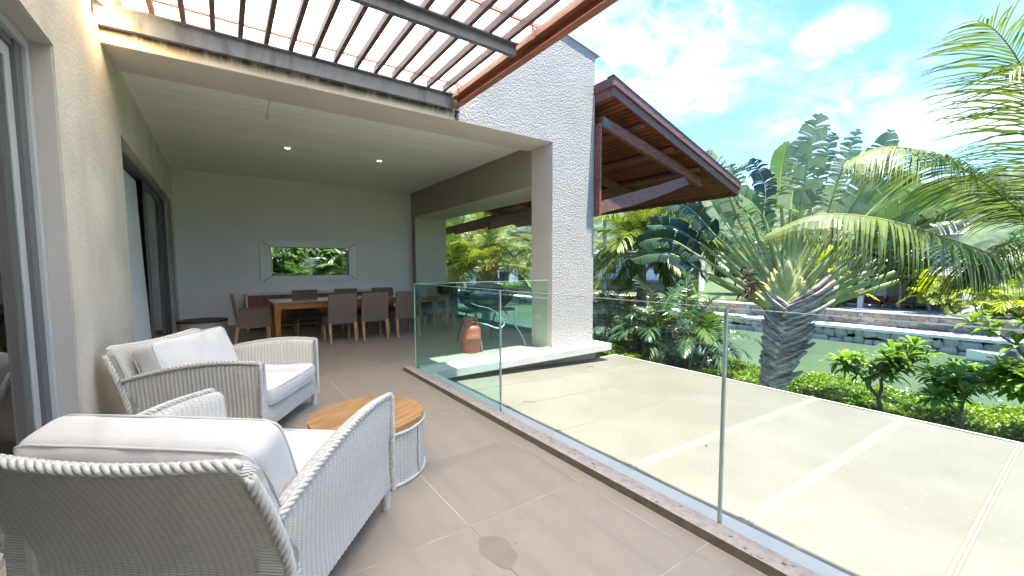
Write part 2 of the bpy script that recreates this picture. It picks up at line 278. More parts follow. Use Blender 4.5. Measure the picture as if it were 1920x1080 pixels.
# plaster beam with run-off stains along its top (real dirt)
def stained():
    m = mat('stained_stucco', (0.56, 0.52, 0.465), 0.9, var=0.08, vscale=2.2, bump=0.9, bscale=45, bdist=0.012); t = m.node_tree; b = t.nodes['Principled BSDF']
    tcn = N(t, 'ShaderNodeTexCoord'); s = N(t, 'ShaderNodeSeparateXYZ'); t.links.new(tcn.outputs['Object'], s.inputs[0])
    mr = N(t, 'ShaderNodeMapRange'); mr.inputs['From Min'].default_value = 3.375; mr.inputs['From Max'].default_value = 3.47; t.links.new(s.outputs[2], mr.inputs['Value'])
    mx = N(t, 'ShaderNodeMapRange'); mx.inputs['From Min'].default_value = 2.95; mx.inputs['From Max'].default_value = 2.6; t.links.new(s.outputs[0], mx.inputs['Value'])
    mp = N(t, 'ShaderNodeMapping'); mp.inputs['Scale'].default_value = (2.4, 2.4, 0.5); t.links.new(tcn.outputs['Object'], mp.inputs[0])
    n = N(t, 'ShaderNodeTexNoise'); n.inputs['Scale'].default_value = 3.2; n.inputs['Detail'].default_value = 9; n.inputs['Roughness'].default_value = 0.7; t.links.new(mp.outputs[0], n.inputs['Vector'])
    k = ramp(t, n.outputs['Fac'], 0.30, 0.52)
    a = N(t, 'ShaderNodeMath', operation='MULTIPLY'); t.links.new(mr.outputs[0], a.inputs[0]); t.links.new(k, a.inputs[1])
    a2 = N(t, 'ShaderNodeMath', operation='MULTIPLY'); t.links.new(a.outputs[0], a2.inputs[0]); t.links.new(mx.outputs[0], a2.inputs[1])
    mxx = N(t, 'ShaderNodeMix', data_type='RGBA'); t.links.new(a2.outputs[0], mxx.inputs['Factor'])
    src = b.inputs['Base Color'].links[0].from_socket
    t.links.new(src, mxx.inputs['A']); mxx.inputs['B'].default_value = (0.05, 0.04, 0.03, 1); t.links.new(mxx.outputs['Result'], b.inputs['Base Color']); return m
M['stained'] = stained()
def sheet():
    m = bpy.data.materials.new('translucent_sheet'); m.use_nodes = True; t = m.node_tree; t.nodes.clear()
    o = N(t, 'ShaderNodeOutputMaterial'); tr = N(t, 'ShaderNodeBsdfTranslucent'); tr.inputs[0].default_value = (0.95, 0.925, 0.875, 1)
    tp = N(t, 'ShaderNodeBsdfTransparent'); tp.inputs[0].default_value = (1, 1, 1, 1); df = N(t, 'ShaderNodeBsdfDiffuse'); df.inputs[0].default_value = (0.8, 0.8, 0.78, 1)
    m1 = N(t, 'ShaderNodeMixShader'); m1.inputs[0].default_value = 0.02; t.links.new(tr.outputs[0], m1.inputs[1]); t.links.new(tp.outputs[0], m1.inputs[2])
    m2 = N(t, 'ShaderNodeMixShader'); m2.inputs[0].default_value = 0.07; t.links.new(m1.outputs[0], m2.inputs[1]); t.links.new(df.outputs[0], m2.inputs[2])
    t.links.new(m2.outputs[0], o.inputs[0]); return m
M['sheet'] = sheet()
def emis(name, col, s):
    m = bpy.data.materials.new(name); m.use_nodes = True; b = m.node_tree.nodes['Principled BSDF']
    b.inputs['Emission Color'].default_value = tuple(col)+(1,); b.inputs['Emission Strength'].default_value = s; b.inputs['Base Color'].default_value = tuple(col)+(1,); return m
M['bulb'] = emis('lit_bulb', (1, 0.68, 0.30), 60)
M['downlight'] = emis('downlight_lens', (1, 0.97, 0.9), 2.2)
def mosaic():
    m = bpy.data.materials.new('pool_mosaic'); m.use_nodes = True; t = m.node_tree; b = t.nodes['Principled BSDF']; b.inputs['Roughness'].default_value = 0.3
    tcn = N(t, 'ShaderNodeTexCoord'); v = N(t, 'ShaderNodeTexVoronoi'); v.inputs['Scale'].default_value = 0.8; t.links.new(tcn.outputs['Object'], v.inputs['Vector'])
    s = N(t, 'ShaderNodeSeparateColor'); t.links.new(v.outputs['Color'], s.inputs[0])
    t.links.new(ramp(t, s.outputs[0], 0.45, 0.6, (0.07, 0.18, 0.45, 1), (0.7, 0.75, 0.78, 1)), b.inputs['Base Color']); return m
M['mosaic'] = mosaic()

# ------------------------------------------------------------------ mesh helpers
class MB:
    def __init__(s): s.v = []; s.f = []; s.uv = {}; s.mi = []; s.cur = 0
    def face(s, idx, uv=None):
        if uv: s.uv[len(s.f)] = uv
        s.f.append(tuple(idx)); s.mi.append(s.cur)
    def box(s, x0, x1, y0, y1, z0, z1, T=None):
        b = len(s.v); P = [(x0,y0,z0),(x1,y0,z0),(x1,y1,z0),(x0,y1,z0),(x0,y0,z1),(x1,y0,z1),(x1,y1,z1),(x0,y1,z1)]
        if T: P = [tuple(T @ Vector(p)) for p in P]
        s.v += P
        for q in ((3,2,1,0),(4,5,6,7),(0,1,5,4),(1,2,6,5),(2,3,7,6),(3,0,4,7)): s.face([b+i for i in q])
        return s
    def beam(s, a, b, w, h, up=(0,0,1)):
        a, b = Vector(a), Vector(b); d = (b-a).normalized(); up = Vector(up); sx = d.cross(up)
        if sx.length < 1e-4: sx = d.cross(Vector((1,0,0)))
        sx.normalize(); u = sx.cross(d); k = len(s.v)
        for p in (a, b):
            for i, j in ((-1,-1),(1,-1),(1,1),(-1,1)): s.v.append(tuple(p+sx*(i*w/2)+u*(j*h/2)))
        for q in ((0,1,2,3),(7,6,5,4),(0,4,5,1),(1,5,6,2),(2,6,7,3),(3,7,4,0)): s.face([k+i for i in q])
        return s
    def tube(s, pts, rad, n=8, closed=False, cap=True, flat=1.0, side=None):
        pts = [Vector(p) for p in pts]; m = len(pts)
        if not hasattr(rad, '__len__'): rad = [rad]*m
        k = len(s.v); prev = None
        for i, p in enumerate(pts):
            if closed: d = pts[(i+1) % m]-pts[i-1]
            else: d = pts[min(i+1, m-1)]-pts[max(i-1, 0)]
            d.normalize()
            if side is not None: a = Vector(side)-d*Vector(side).dot(d)
            elif prev is None: a = d.cross(Vector((0,0,1))); a = a if a.length > 0.05 else d.cross(Vector((1,0,0)))
            else: a = prev-d*prev.dot(d)
            a.normalize(); prev = a; b2 = d.cross(a)
            for j in range(n):
                t = 2*math.pi*j/n; s.v.append(tuple(p+a*math.cos(t)*rad[i]+b2*math.sin(t)*rad[i]*flat))
        for i in range(m if closed else m-1):
            i2 = (i+1) % m
            for j in range(n):
                j2 = (j+1) % n; s.face((k+i*n+j, k+i*n+j2, k+i2*n+j2, k+i2*n+j))
        if cap and not closed:
            s.face([k+j for j in range(n)][::-1]); s.face([k+(m-1)*n+j for j in range(n)])
        return s
    def lathe(s, prof, cx=0, cy=0, n=24, cap=True):
        k = len(s.v); m = len(prof)
        for r, z in prof:
            for j in range(n): t = 2*math.pi*j/n; s.v.append((cx+r*math.cos(t), cy+r*math.sin(t), z))
        for i in range(m-1):
            for j in range(n):
                j2 = (j+1) % n; s.face((k+i*n+j, k+i*n+j2, k+(i+1)*n+j2, k+(i+1)*n+j))
        if cap:
            s.face([k+j for j in range(n)][::-1]); s.face([k+(m-1)*n+j for j in range(n)])
        return s
    def prism(s, poly, a, b, axis='y'):
        k = len(s.v); n = len(poly)
        for t in (a, b):
            for p, q in poly: s.v.append({'y': (p, t, q), 'x': (t, p, q), 'z': (p, q, t)}[axis])
        s.face([k+i for i in range(n)]); s.face([k+n+i for i in range(n)][::-1])
        for i in range(n): j = (i+1) % n; s.face((k+j, k+i, k+n+i, k+n+j))
        return s
    def loft(s, rings, uvs=None, closed=False):
        """rings: list of rows of points; uvs: same shape"""
        k = len(s.v); m = len(rings[0])
        for r in rings: s.v += [tuple(p) for p in r]
        for i in range(len(rings)-1):
            for j in range(m if closed else m-1):
                j2 = (j+1) % m; q = (k+i*m+j, k+(i+1)*m+j, k+(i+1)*m+j2, k+i*m+j2)
                u = None
                if uvs: u = (uvs[i][j], uvs[i+1][j], uvs[i+1][j2], uvs[i][j2])
                s.face(q, u)
        return s
def mesh_of(name, mb, mats, smooth=False, off=(0, 0, 0), fixn=True):
    me = bpy.data.meshes.new(name)
    v = mb.v
    if off != (0, 0, 0): v = [(p[0]-off[0], p[1]-off[1], p[2]-off[2]) for p in v]
    me.from_pydata(v, [], mb.f)
    if not isinstance(mats, (list, tuple)): mats = [mats]
    for m in mats: me.materials.append(m)
    if any(mb.mi): me.polygons.foreach_set('material_index', mb.mi)
    if mb.uv:
        l = me.uv_layers.new(name='UVMap'); arr = np.zeros(len(me.loops)*2)
        for i, p in enumerate(me.polygons):
            u = mb.uv.get(i)
            if u:
                for j, li in enumerate(p.loop_indices): arr[li*2], arr[li*2+1] = u[j]
        l.data.foreach_set('uv', arr)
    if smooth: me.polygons.foreach_set('use_smooth', [True]*len(me.polygons))
    me.update(); return me
def wpos(o):
    p = Vector(o.location); q = o.parent
    while q: p = p+Vector(q.location); q = q.parent
    return tuple(p)
def obj(name, mb, mats, parent=None, smooth=False, local=False, bevel=0, **props):
    off = (0, 0, 0)
    if parent is not None and not local: off = wpos(parent)
    me = mesh_of(name, mb, mats, smooth, off)
    o = bpy.data.objects.new(name, me); C.objects.link(o)
    if parent is not None: o.parent = parent
    for k, v in props.items(): o[k] = v
    if bevel:
        md = o.modifiers.new('bevel', 'BEVEL'); md.width = bevel; md.segments = 2; md.limit_method = 'ANGLE'
    return o
def inst(src, parent, loc=(0, 0, 0), rot=(0, 0, 0), scale=(1, 1, 1), name=None):
    o = bpy.data.objects.new(name or src.name.split('.')[0], src if isinstance(src, bpy.types.Mesh) else src.data)
    C.objects.link(o); o.parent = parent; o.location = loc; o.rotation_euler = rot; o.scale = scale; return o
def thing(name, label, cat, loc=(0, 0, 0), rz=0, group=None, kind=None):
    o = bpy.data.objects.new(name, None); C.objects.link(o); o.empty_display_size = 0.2
    o.location = loc; o.rotation_euler = (0, 0, rz); o['label'] = label; o['category'] = cat
    if group: o['group'] = group
    if kind: o['kind'] = kind
    return o
def tag(o, label, cat, group=None, kind=None):
    o['label'] = label; o['category'] = cat
    if group: o['group'] = group
    if kind: o['kind'] = kind
    return o
def dup(root, loc, rz, label, scale=1.0):
    r = root.copy(); C.objects.link(r); r.location = loc; r.rotation_euler = (0, 0, rz); r['label'] = label; r.scale = (scale,)*3
    for ch in list(root.children):
        c = ch.copy(); C.objects.link(c); c.parent = r
        for g in list(ch.children):
            d = g.copy(); C.objects.link(d); d.parent = c
    return r
def catmull(P, n=8):
    P = [Vector(p) for p in P]; P = [P[0]*2-P[1]]+P+[P[-1]*2-P[-2]]; out = []
    for i in range(1, len(P)-2):
        a, b, c, d = P[i-1:i+3]
        for k in range(n):
            t = k/n; out.append(0.5*((2*b)+(c-a)*t+(2*a-5*b+4*c-d)*t*t+(3*b-a-3*c+d)*t**3))
    out.append(P[-2]); return out
def braid(mb, pts, r=0.009, pitch=0.075):
    """three strands wound round a path"""
    pts = [Vector(p) for p in pts]
    L = [0]
    for a, b in zip(pts, pts[1:]): L.append(L[-1]+(b-a).length)
    n = max(4, int(L[-1]/(pitch/8)))
    sm = []
    for i in range(n+1):
        s = L[-1]*i/n; k = 0
        while k < len(L)-2 and L[k+1] < s: k += 1
        t = (s-L[k])/max(1e-6, L[k+1]-L[k]); sm.append((pts[k].lerp(pts[k+1], t), (pts[k+1]-pts[k]).normalized(), s))
    for q in range(3):
        path = []
        for p, d, s in sm:
            a = d.cross(Vector((0.3, 0.2, 0.9))); a = a.normalized() if a.length > 0.1 else Vector((1, 0, 0)); b = d.cross(a)
            th = 2*math.pi*(s/pitch+q/3); path.append(p+a*math.cos(th)*r*1.1+b*math.sin(th)*r*1.1)
        mb.tube(path, r*0.95, 6)
# ================================================================== SETTING: terrace
XL, XK, YB, YF = -0.79, 1.915, 11.22, 5.15      # left wall, kerb, back wall, beam face
fl = obj('floor', MB().box(XL-0.2, 1.92, -4, 5.15, -0.3, -0.0022).box(XL-0.2, 5.38, 5.15, YB+0.2, -0.3, -0.0022), M['grout'])
tag(fl, 'terrace floor of large taupe square tiles', 'floor', kind='structure')
xs = [XL+0.01, 0.212, 1.011, 1.805]; xs_in = xs+[2.61, 3.41, 4.21, 5.01, 5.33]
ys = [-3.755, -2.955, -2.155, -1.355, -0.555, 0.245, 1.045, 1.845, 2.655, 3.455, 4.255, 5.055, 5.855, 6.655, 7.455, 8.255, 9.055, 9.855, 10.655, YB-0.01]
tile_data = {}
g = 0.0026
def tile(x0, x1, y0, y1):
    key = (round(x1-x0, 3), round(y1-y0, 3))
    if key not in tile_data:
        a, b = x1-x0-2*g, y1-y0-2*g; e = 0.0015; mb = MB()
        mb.box(-a/2, a/2, -b/2, b/2, -0.012, -e)
        k = len(mb.v); mb.v += [(-a/2+e, -b/2+e, 0), (a/2-e, -b/2+e, 0), (a/2-e, b/2-e, 0), (-a/2+e, b/2-e, 0)]
        mb.f.remove((4, 5, 6, 7)); mb.mi.pop()
        mb.face((k, k+1, k+2, k+3))
        for i in range(4): mb.face((4+i, 4+(i+1) % 4, k+(i+1) % 4, k+i))
        tile_data[key] = mesh_of('tile', mb, M['tile'])
    inst(tile_data[key], fl, ((x0+x1)/2, (y0+y1)/2, 0), name='tile')
for j in range(len(ys)-1):
    y0, y1 = ys[j], ys[j+1]
    for i in range(len(xs)-1): tile(xs[i], xs[i+1], y0, y1)
    if y1 < 5.1: tile(xs[-1], 1.912, y0, y1)
    elif y0 < 5.1:
        tile(xs[-1], 1.912, y0, YF); tile(xs[-1], xs_in[4], YF+0.01, y1)
        for i in range(4, len(xs_in)-1): tile(xs_in[i], xs_in[i+1], YF+0.03, y1)
    else:
        for i in range(3, len(xs_in)-1): tile(xs_in[i], xs_in[i+1], y0, y1)
# water stain: a thin dried puddle on the tile
st = MB(); k = 28; cx, cy_ = 1.03, 1.60
ring = [(cx+math.cos(2*math.pi*i/k)*(0.075+0.008*math.sin(i*1.1)), cy_+math.sin(2*math.pi*i/k)*(0.13+0.012*math.sin(i*0.7+1)), 0.0012) for i in range(k)]
st.v = ring; st.face(list(range(k)))
tag(obj('water_stain', st, mat('damp_tile', (0.285, 0.235, 0.18), 0.38, var=0.12, vscale=14)), 'damp round stain on the floor tile near the kerb', 'stain')
# kerb with embedded glass channel
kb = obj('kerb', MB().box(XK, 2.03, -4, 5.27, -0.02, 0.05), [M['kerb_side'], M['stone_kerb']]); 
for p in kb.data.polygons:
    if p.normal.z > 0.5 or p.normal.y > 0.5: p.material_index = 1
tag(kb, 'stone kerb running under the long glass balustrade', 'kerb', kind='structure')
obj('glazing_channel', MB().box(2.03, 2.046, -4, 5.13, -0.02, 0.03), M['dark_steel'], kb)
obj('flashing', MB().box(2.048, 2.19, -4, 4.84, -0.03, 0.012), mat('flashing_white', (0.52, 0.52, 0.50), 0.8, var=0.05, vscale=4), kb)
lg = obj('ledge', MB().box(2.048, 5.52, 4.845, 5.146, -0.085, 0.03), M['white_ledge'], bevel=0.006)
tag(lg, 'white ledge slab below the short glass panel and pillar', 'ledge', kind='structure')
obj('fascia', MB().box(2.0, 5.38, 5.10, 5.149, -2.7, -0.086), mat('ledge_wall', (0.50, 0.45, 0.38), 0.85, var=0.15, vscale=5), lg)
obj('glass_channel', MB().box(2.10, 4.36, 5.148, 5.19, 0.0, 0.055), mat('channel_pale', (0.45, 0.56, 0.56), 0.4), lg)
obj('side_ledge', MB().box(5.30, 5.52, 5.147, 11.6, -0.085, 0.028), M['white_ledge'], lg)
# ---- left wall with two door openings
DT = 2.742
lw = obj('wall', MB().box(XL-0.25, XL, 3.78, 5.84, -0.02, 5.0).box(XL-0.25, XL, -4, 3.78, DT, 5.0).box(XL-0.25, XL, 5.84, 10.84, DT, 5.0)
         .box(XL-0.25, XL, 10.84, YB+0.2, -0.02, 5.0), M['left_plaster'])
tag(lw, 'beige rendered wall with two sliding door openings', 'wall', kind='structure')
obj('reveal', MB().box(XL-0.22, XL-0.012, 3.772, 3.779, 0, DT-0.003).box(XL-0.22, XL-0.012, -4, 3.77, DT-0.008, DT-0.001), M['reveal'], lw)
# ---- back wall
bw = obj('wall', MB().box(XL, 4.42, YB, YB+0.25, -0.02, 5.0), M['back_plaster'])
tag(bw, 'smooth grey wall at the far end of the covered terrace', 'wall', kind='structure')
obj('cornice', MB().box(XL+0.002, 4.40, YB-0.035, YB-0.001, 3.335, 3.436), M['back_plaster'], bw)
obj('skirting', MB().box(XL+0.002, 4.40, YB-0.012, YB-0.001, 0.0, 0.09), M['tile'], bw)
# ---- pillar / side wall with the big opening
SX0, SX1 = 4.42, 5.36
pl = obj('pillar', MB().box(SX0+0.0, SX1, YF, 5.70, -0.08, 3.36), M['stucco'])
tag(pl, 'broad rough white stucco pillar beside the glass balustrade', 'pillar', kind='structure')
obj('inner_face', MB().box(SX0-0.004, SX0-0.0005, YF+0.002, 5.70, 0, 3.36).box(SX0, SX1-0.01, 5.701, 5.705, 0, 2.76), M['plaster'], pl)
obj('timber_post', MB().box(SX1+0.004, SX1+0.045, 5.02, 5.14, 2.25, 3.80), M['wood_beam'], pl)
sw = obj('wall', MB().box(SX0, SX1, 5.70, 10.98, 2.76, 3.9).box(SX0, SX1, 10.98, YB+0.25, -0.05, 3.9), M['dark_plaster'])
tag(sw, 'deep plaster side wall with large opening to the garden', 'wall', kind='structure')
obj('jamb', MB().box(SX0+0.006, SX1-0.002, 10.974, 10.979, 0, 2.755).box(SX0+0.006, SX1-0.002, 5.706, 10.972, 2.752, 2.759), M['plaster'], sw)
# ---- front beam and sloped wall above it
fb = obj('beam', MB().box(XL, 2.66, YF, 5.79, 3.36, 3.64), M['stained'])
tag(fb, 'stained rendered beam across the front of the covered terrace', 'beam', kind='structure')
for p in fb.data.polygons: pass
obj('soffit', MB().box(XL+0.002, 4.417, YF+0.004, 5.788, 3.355, 3.359), M['plaster'], fb)
gw = MB(); gw.prism([(2.661, 3.36), (SX1, 3.361), (SX1, 4.97), (2.661, 5.43)], YF, 5.79, 'y')
gwo = obj('parapet_wall', gw, M['stucco']); tag(gwo, 'rough white stucco wall rising above the pergola corner', 'wall', kind='structure')
cp = MB(); cp.prism([(2.60, 5.443), (SX1+0.10, 4.955), (SX1+0.10, 5.035), (2.60, 5.523)], YF-0.025, 5.79, 'y'); obj('coping', cp, M['coping'], gwo)
# ---- ceiling boards
cl = obj('ceiling', MB().box(XL, SX0, 5.79, YB, 3.452, 3.50), M['gap']); tag(cl, 'white boarded ceiling of the covered terrace', 'ceiling', kind='structure')
bm = MB(); bm.prism([(0.001, 0.012), (0.001, 0.006), (0.006, 0), (0.094, 0), (0.099, 0.006), (0.099, 0.012)], XL+0.004, SX0-0.004, 'x')
bmesh_ = mesh_of('board', bm, M['board']); nb = 54; bwid = (YB-5.79)/nb
for i in range(nb): inst(bmesh_, cl, (0, 5.79+i*bwid, 3.438), scale=(1, bwid/0.1, 1), name='board')
obj('edge_strip', MB().box(XL+0.001, XL+0.03, 5.80, YB-0.04, 3.425, 3.437), M['board'], cl)
for n_, (x, y) in enumerate(((1.014, 8.175), (2.583, 8.148))):
    t = thing('downlight', ['round recessed downlight nearer the left wall', 'round recessed downlight further from the left wall'][n_], 'ceiling light', (x, y, 3.437), group='recessed downlights')
    obj('trim_ring', MB().lathe([(0.062, 3.431), (0.062, 3.4365), (0.04, 3.4365), (0.04, 3.430)], x, y, 28, cap=False), M['white_metal'], t, smooth=True)
    obj('lens', MB().lathe([(0.041, 3.4345), (0.02, 3.434)], x, y, 28), M['downlight'], t)
wp = catmull([(0.547, 5.70, 3.354), (0.535, 5.70, 3.28), (0.515, 5.70, 3.2), (0.522, 5.70, 3.14), (0.505, 5.70, 3.10), (0.49, 5.70, 3.12), (0.50, 5.70, 3.15), (0.52, 5.70, 3.14)], 6)
tag(obj('hanging_wire', MB().tube(wp, 0.0028, 5), M['dark_steel'], smooth=True), 'thin loose wire hanging from the front beam', 'wire')
# ---- rooms behind the doors
rm = obj('indoor_room', MB().box(-4.2, -4.1, -4, 12, 0, 2.9).box(-4.2, XL-0.26, -4, 12, 2.8, 2.9).box(-4.1, XL-0.26, -4.1, -4, 0, 2.9).box(-4.1, XL-0.26, 11.4, 11.5, 0, 2.9).box(-4.1, XL-0.26, 4.9, 5.0, 0, 2.8), M['room'])
tag(rm, 'dark interior rooms behind the sliding doors', 'room', kind='structure')
obj('room_floor', MB().box(-4.1, XL-0.26, -4, 11.4, -0.1, -0.003), M['room_floor'], rm)
# ---- sliding doors
def curtain(name, x, y0, y1, z1, m, parent, amp=0.03, per=0.13, flare=0.0):
    mb = MB(); n = int((y1-y0)/0.012); rows = []
    for zi in range(7):
        z = z1*zi/6; r = []
        for i in range(n+1):
            y = y0+(y1-y0)*i/n; k = 1+0.5*(1-zi/6)
            r.append((x+amp*k*math.sin(2*math.pi*y/per+0.6*math.sin(y*5))+flare*(1-zi/6)**1.5, y+flare*(1-zi/6), z+0.02))
        rows.append(r)
    mb.loft(rows); return obj(name, mb, m, parent, smooth=True)
d1 = thing('sliding_door', 'tall sliding glass door nearest the camera, reflecting the armchairs', 'door', (XL-0.12, 2.0, 0))
X0, X1 = XL-0.20, XL-0.10
obj('frame', MB().box(X0, X1, 3.71, 3.768, 0, DT-0.012).box(X0, X1, -4, 3.71, DT-0.07, DT-0.012).box(X0, X1, -4, 3.71, 0, 0.04), M['alu'], d1, bevel=0.003)
obj('track', MB().box(X0+0.01, X1-0.02, 3.61, 3.708, 0.04, DT-0.072).box(X0+0.01, X1-0.03, -4, 3.608, DT-0.12, DT-0.072), M['alu_dark'], d1)
hl = MB()
for z in (0.35, 0.82, 1.28, 1.72, 2.12, 2.45): hl.tube([(X1-0.021, 3.66, z), (X1-0.0195, 3.66, z)], 0.009, 10)
obj('bolt_cap', hl, M['lamp_black'], d1)
st1 = MB().box(X0+0.02, X1-0.04, 3.53, 3.608, 0.045, DT-0.125).box(X0+0.02, X1-0.04, -4, 3.53, DT-0.20, DT-0.125).box(X0+0.02, X1-0.04, -4, 3.53, 0.045, 0.12).box(X0+0.02, X1-0.04, 1.1, 1.2, 0.12, DT-0.20)
obj('sash', st1, M['alu'], d1, bevel=0.003)
obj('pane', MB().box(X0+0.045, X0+0.051, -4, 3.53, 0.12, DT-0.2), M['door_glass'], d1)
curtain('curtain', XL-0.36, 2.6, 3.35, 2.6, M['curtain_dark'], d1)
d2 = thing('sliding_door', 'dark sliding door beside the dining area, open with a pale curtain', 'door', (XL-0.12, 8.3, 0))
obj('frame', MB().box(X0, X1, 10.78, 10.838, 0, DT-0.012).box(X0, X1, 5.842, 10.78, DT-0.07, DT-0.012).box(X0, X1, 5.842, 10.78, 0, 0.04), M['alu_dark'], d2)
obj('wall_trim', MB().box(XL-0.015, XL-0.002, 10.80, 10.838, 0, DT-0.003), M['alu'], d2)
for y0, y1, xo in ((8.75, 10.78, 0.02), (8.35, 10.2, 0.055)):
    s = obj('sash', MB().box(X0+xo, X0+xo+0.03, y0, y0+0.09, 0.04, DT-0.072).box(X0+xo, X0+xo+0.03, y1-0.09, y1, 0.04, DT-0.072).box(X0+xo, X0+xo+0.03, y0+0.09, y1-0.09, DT-0.16, DT-0.072).box(X0+xo, X0+xo+0.03, y0+0.09, y1-0.09, 0.04, 0.12), M['alu_dark'], d2)
    obj('pane', MB().box(X0+xo+0.012, X0+xo+0.018, y0+0.09, y1-0.09, 0.12, DT-0.16), M['door_glass'], s)
curtain('curtain', XL-0.20, 6.35, 8.1, 2.6, M['curtain'], d2, 0.034, 0.15, 0.05)
# ---- pergola
pg = thing('pergola', 'steel pergola with brown slats under a translucent white roof', 'pergola', (1, 2, 3.5))
def channel(x0, x1, y, z0, h=0.145, f=0.05):
    mb = MB(); mb.box(x0, x1, y-0.006, y+0.006, z0, z0+h); mb.box(x0, x1, y-f, y-0.007, z0+h-0.012, z0+h+0.001); mb.box(x0, x1, y+0.007, y+f, z0+h-0.012, z0+h+0.0012); mb.box(x0, x1, y+0.007, y+f, z0, z0+0.012)
    return mb
for y, xe, z0 in ((5.075, 2.60, 3.475), (3.60, 2.585, 3.545), (1.9, 2.585, 3.545), (0.2, 2.585, 3.545), (-1.5, 2.585, 3.545)):
    obj('cross_beam', channel(XL+0.01, xe, y, z0, 0.176 if y > 5 else 0.105), M['grey_steel'], pg)
rb = MB(); rb.box(2.69, 2.702, -3, 5.12, 3.50, 3.685); obj('edge_beam', rb.box(2.62, 2.689, -3, 5.12, 3.50, 3.512), M['rust_steel'], pg)
obj('edge_channel', MB().box(2.615, 2.689, -3, 5.12, 3.62, 3.69), M['rust_light'], pg)
sm = MB(); sm.box(-0.021, 0.021, -3, 5.06, 0, 0.072)
smm = mesh_of('slat', sm, M['slat']); 
x = 2.47
while x > XL+0.05:
    inst(smm, pg, (x-1, -2, 3.652-3.5), name='slat'); x -= 0.222
for y in (4.94, 3.34, 1.74, 0.14, -1.46):
    obj('purlin', MB().box(XL+0.02, 2.68, y-0.012, y+0.012, 3.726, 3.745), M['rust_light'], pg)
    obj('bracket', MB().box(2.60, 2.618, y-0.02, y+0.02, 3.60, 3.75), M['rust_light'], pg)
shm = MB(); 
for a, b in ((-3, 0.14), (0.15, 1.73), (1.75, 3.33), (3.35, 4.93), (4.95, 5.85)):
    k = len(shm.v); shm.v += [(XL+0.01, a, 3.76), (2.75, a, 3.76), (2.75, b, 3.76), (XL+0.01, b, 3.76)]; shm.face((k, k+1, k+2, k+3))
obj('roof_sheet', shm, M['sheet'], pg)
# ---- wall lamp (lit)
wl = thing('wall_lamp', 'small lit wall lamp under the pergola where beam meets wall', 'lamp', (XL, 4.93, 3.55))
obj('housing', MB().box(XL+0.001, XL+0.02, 4.89, 4.97, 3.48, 3.60).tube([(XL+0.02, 4.93, 3.58), (XL+0.07, 4.93, 3.545)], 0.026, 10), M['lamp_black'], wl)
obj('bulb', MB().lathe([(0.004, 3.475), (0.034, 3.485), (0.046, 3.51), (0.034, 3.54), (0.004, 3.55)], XL+0.075, 4.93, 14), M['bulb'], wl, smooth=True)
pld = bpy.data.lights.new('lamp_light', 'POINT'); pld.energy = 0.16; pld.color = (1, 0.6, 0.25); pld.shadow_soft_size = 0.03
po = bpy.data.objects.new('lamp_light', pld); C.objects.link(po); po.parent = wl; po.location = (0.16, -0.05, -0.10)
# ---- glass balustrades
def pane(parent, x0, x1, y0, y1, z0, z1, m, name='pane'):
    o = obj(name, MB().box(x0, x1, y0, y1, z0, z1), m, parent); return o
GX = 2.04
b1 = thing('glass_balustrade', 'long frameless glass balustrade above the lower roof', 'balustrade', (GX, 1, 0))
GZ = 1.158
joints = [-3.0, -0.97, 1.058, 3.10, 5.14]
for a, b in zip(joints, joints[1:]):
    p = pane(b1, GX-0.006, GX+0.006, a+0.009, b-0.009, 0.0, GZ, M['glass_clear'] if b < 4 else M['glass_pane'])
    ed = MB().box(GX-0.0065, GX+0.0065, a+0.009, b-0.009, GZ+0.0005, GZ+0.004).box(GX-0.0065, GX+0.0065, a+0.006, a+0.0085, 0.0, GZ).box(GX-0.0065, GX+0.0065, b-0.0085, b-0.006, 0, GZ)
    obj('polished_edge', ed, M['glass_edge'], p)
for j in joints[1:-1]: obj('joint_seal', MB().box(GX-0.0045, GX+0.0045, j-0.006, j+0.006, 0.02, GZ-0.004), M['steel'] if j < 2 else M['lamp_black'], b1)
b2 = thing('glass_balustrade', 'short tinted glass balustrade panel ending at the stucco pillar', 'balustrade', (3.2, YF+0.02, 0))
p = pane(b2, 2.055, 4.33, YF+0.012, YF+0.024, 0.03, GZ-0.005, M['glass_pane'])
obj('polished_edge', MB().box(2.055, 4.33, YF+0.0115, YF+0.0245, GZ-0.0045, GZ-0.001).box(4.3305, 4.333, YF+0.0115, YF+0.0245, 0.03, GZ-0.005), M['glass_edge'], p)
b3 = thing('glass_balustrade', 'glass balustrade across the garden opening behind the grill', 'balustrade', (5.28, 8, 0))
for a, b in ((5.72, 7.45), (7.46, 9.2), (9.21, 10.96)):
    p = pane(b3, 5.275, 5.287, a, b, 0.03, 1.12, M['glass_clear'])
    obj('polished_edge', MB().box(5.2745, 5.2875, a, b, 1.1205, 1.124).box(5.2745, 5.2875, b+0.0005, b+0.004, 0.03, 1.12), M['glass_edge'], p)
obj('channel', MB().box(5.25, 5.312, 5.72, 10.96, 0, 0.07), M['dark_steel'], b3)
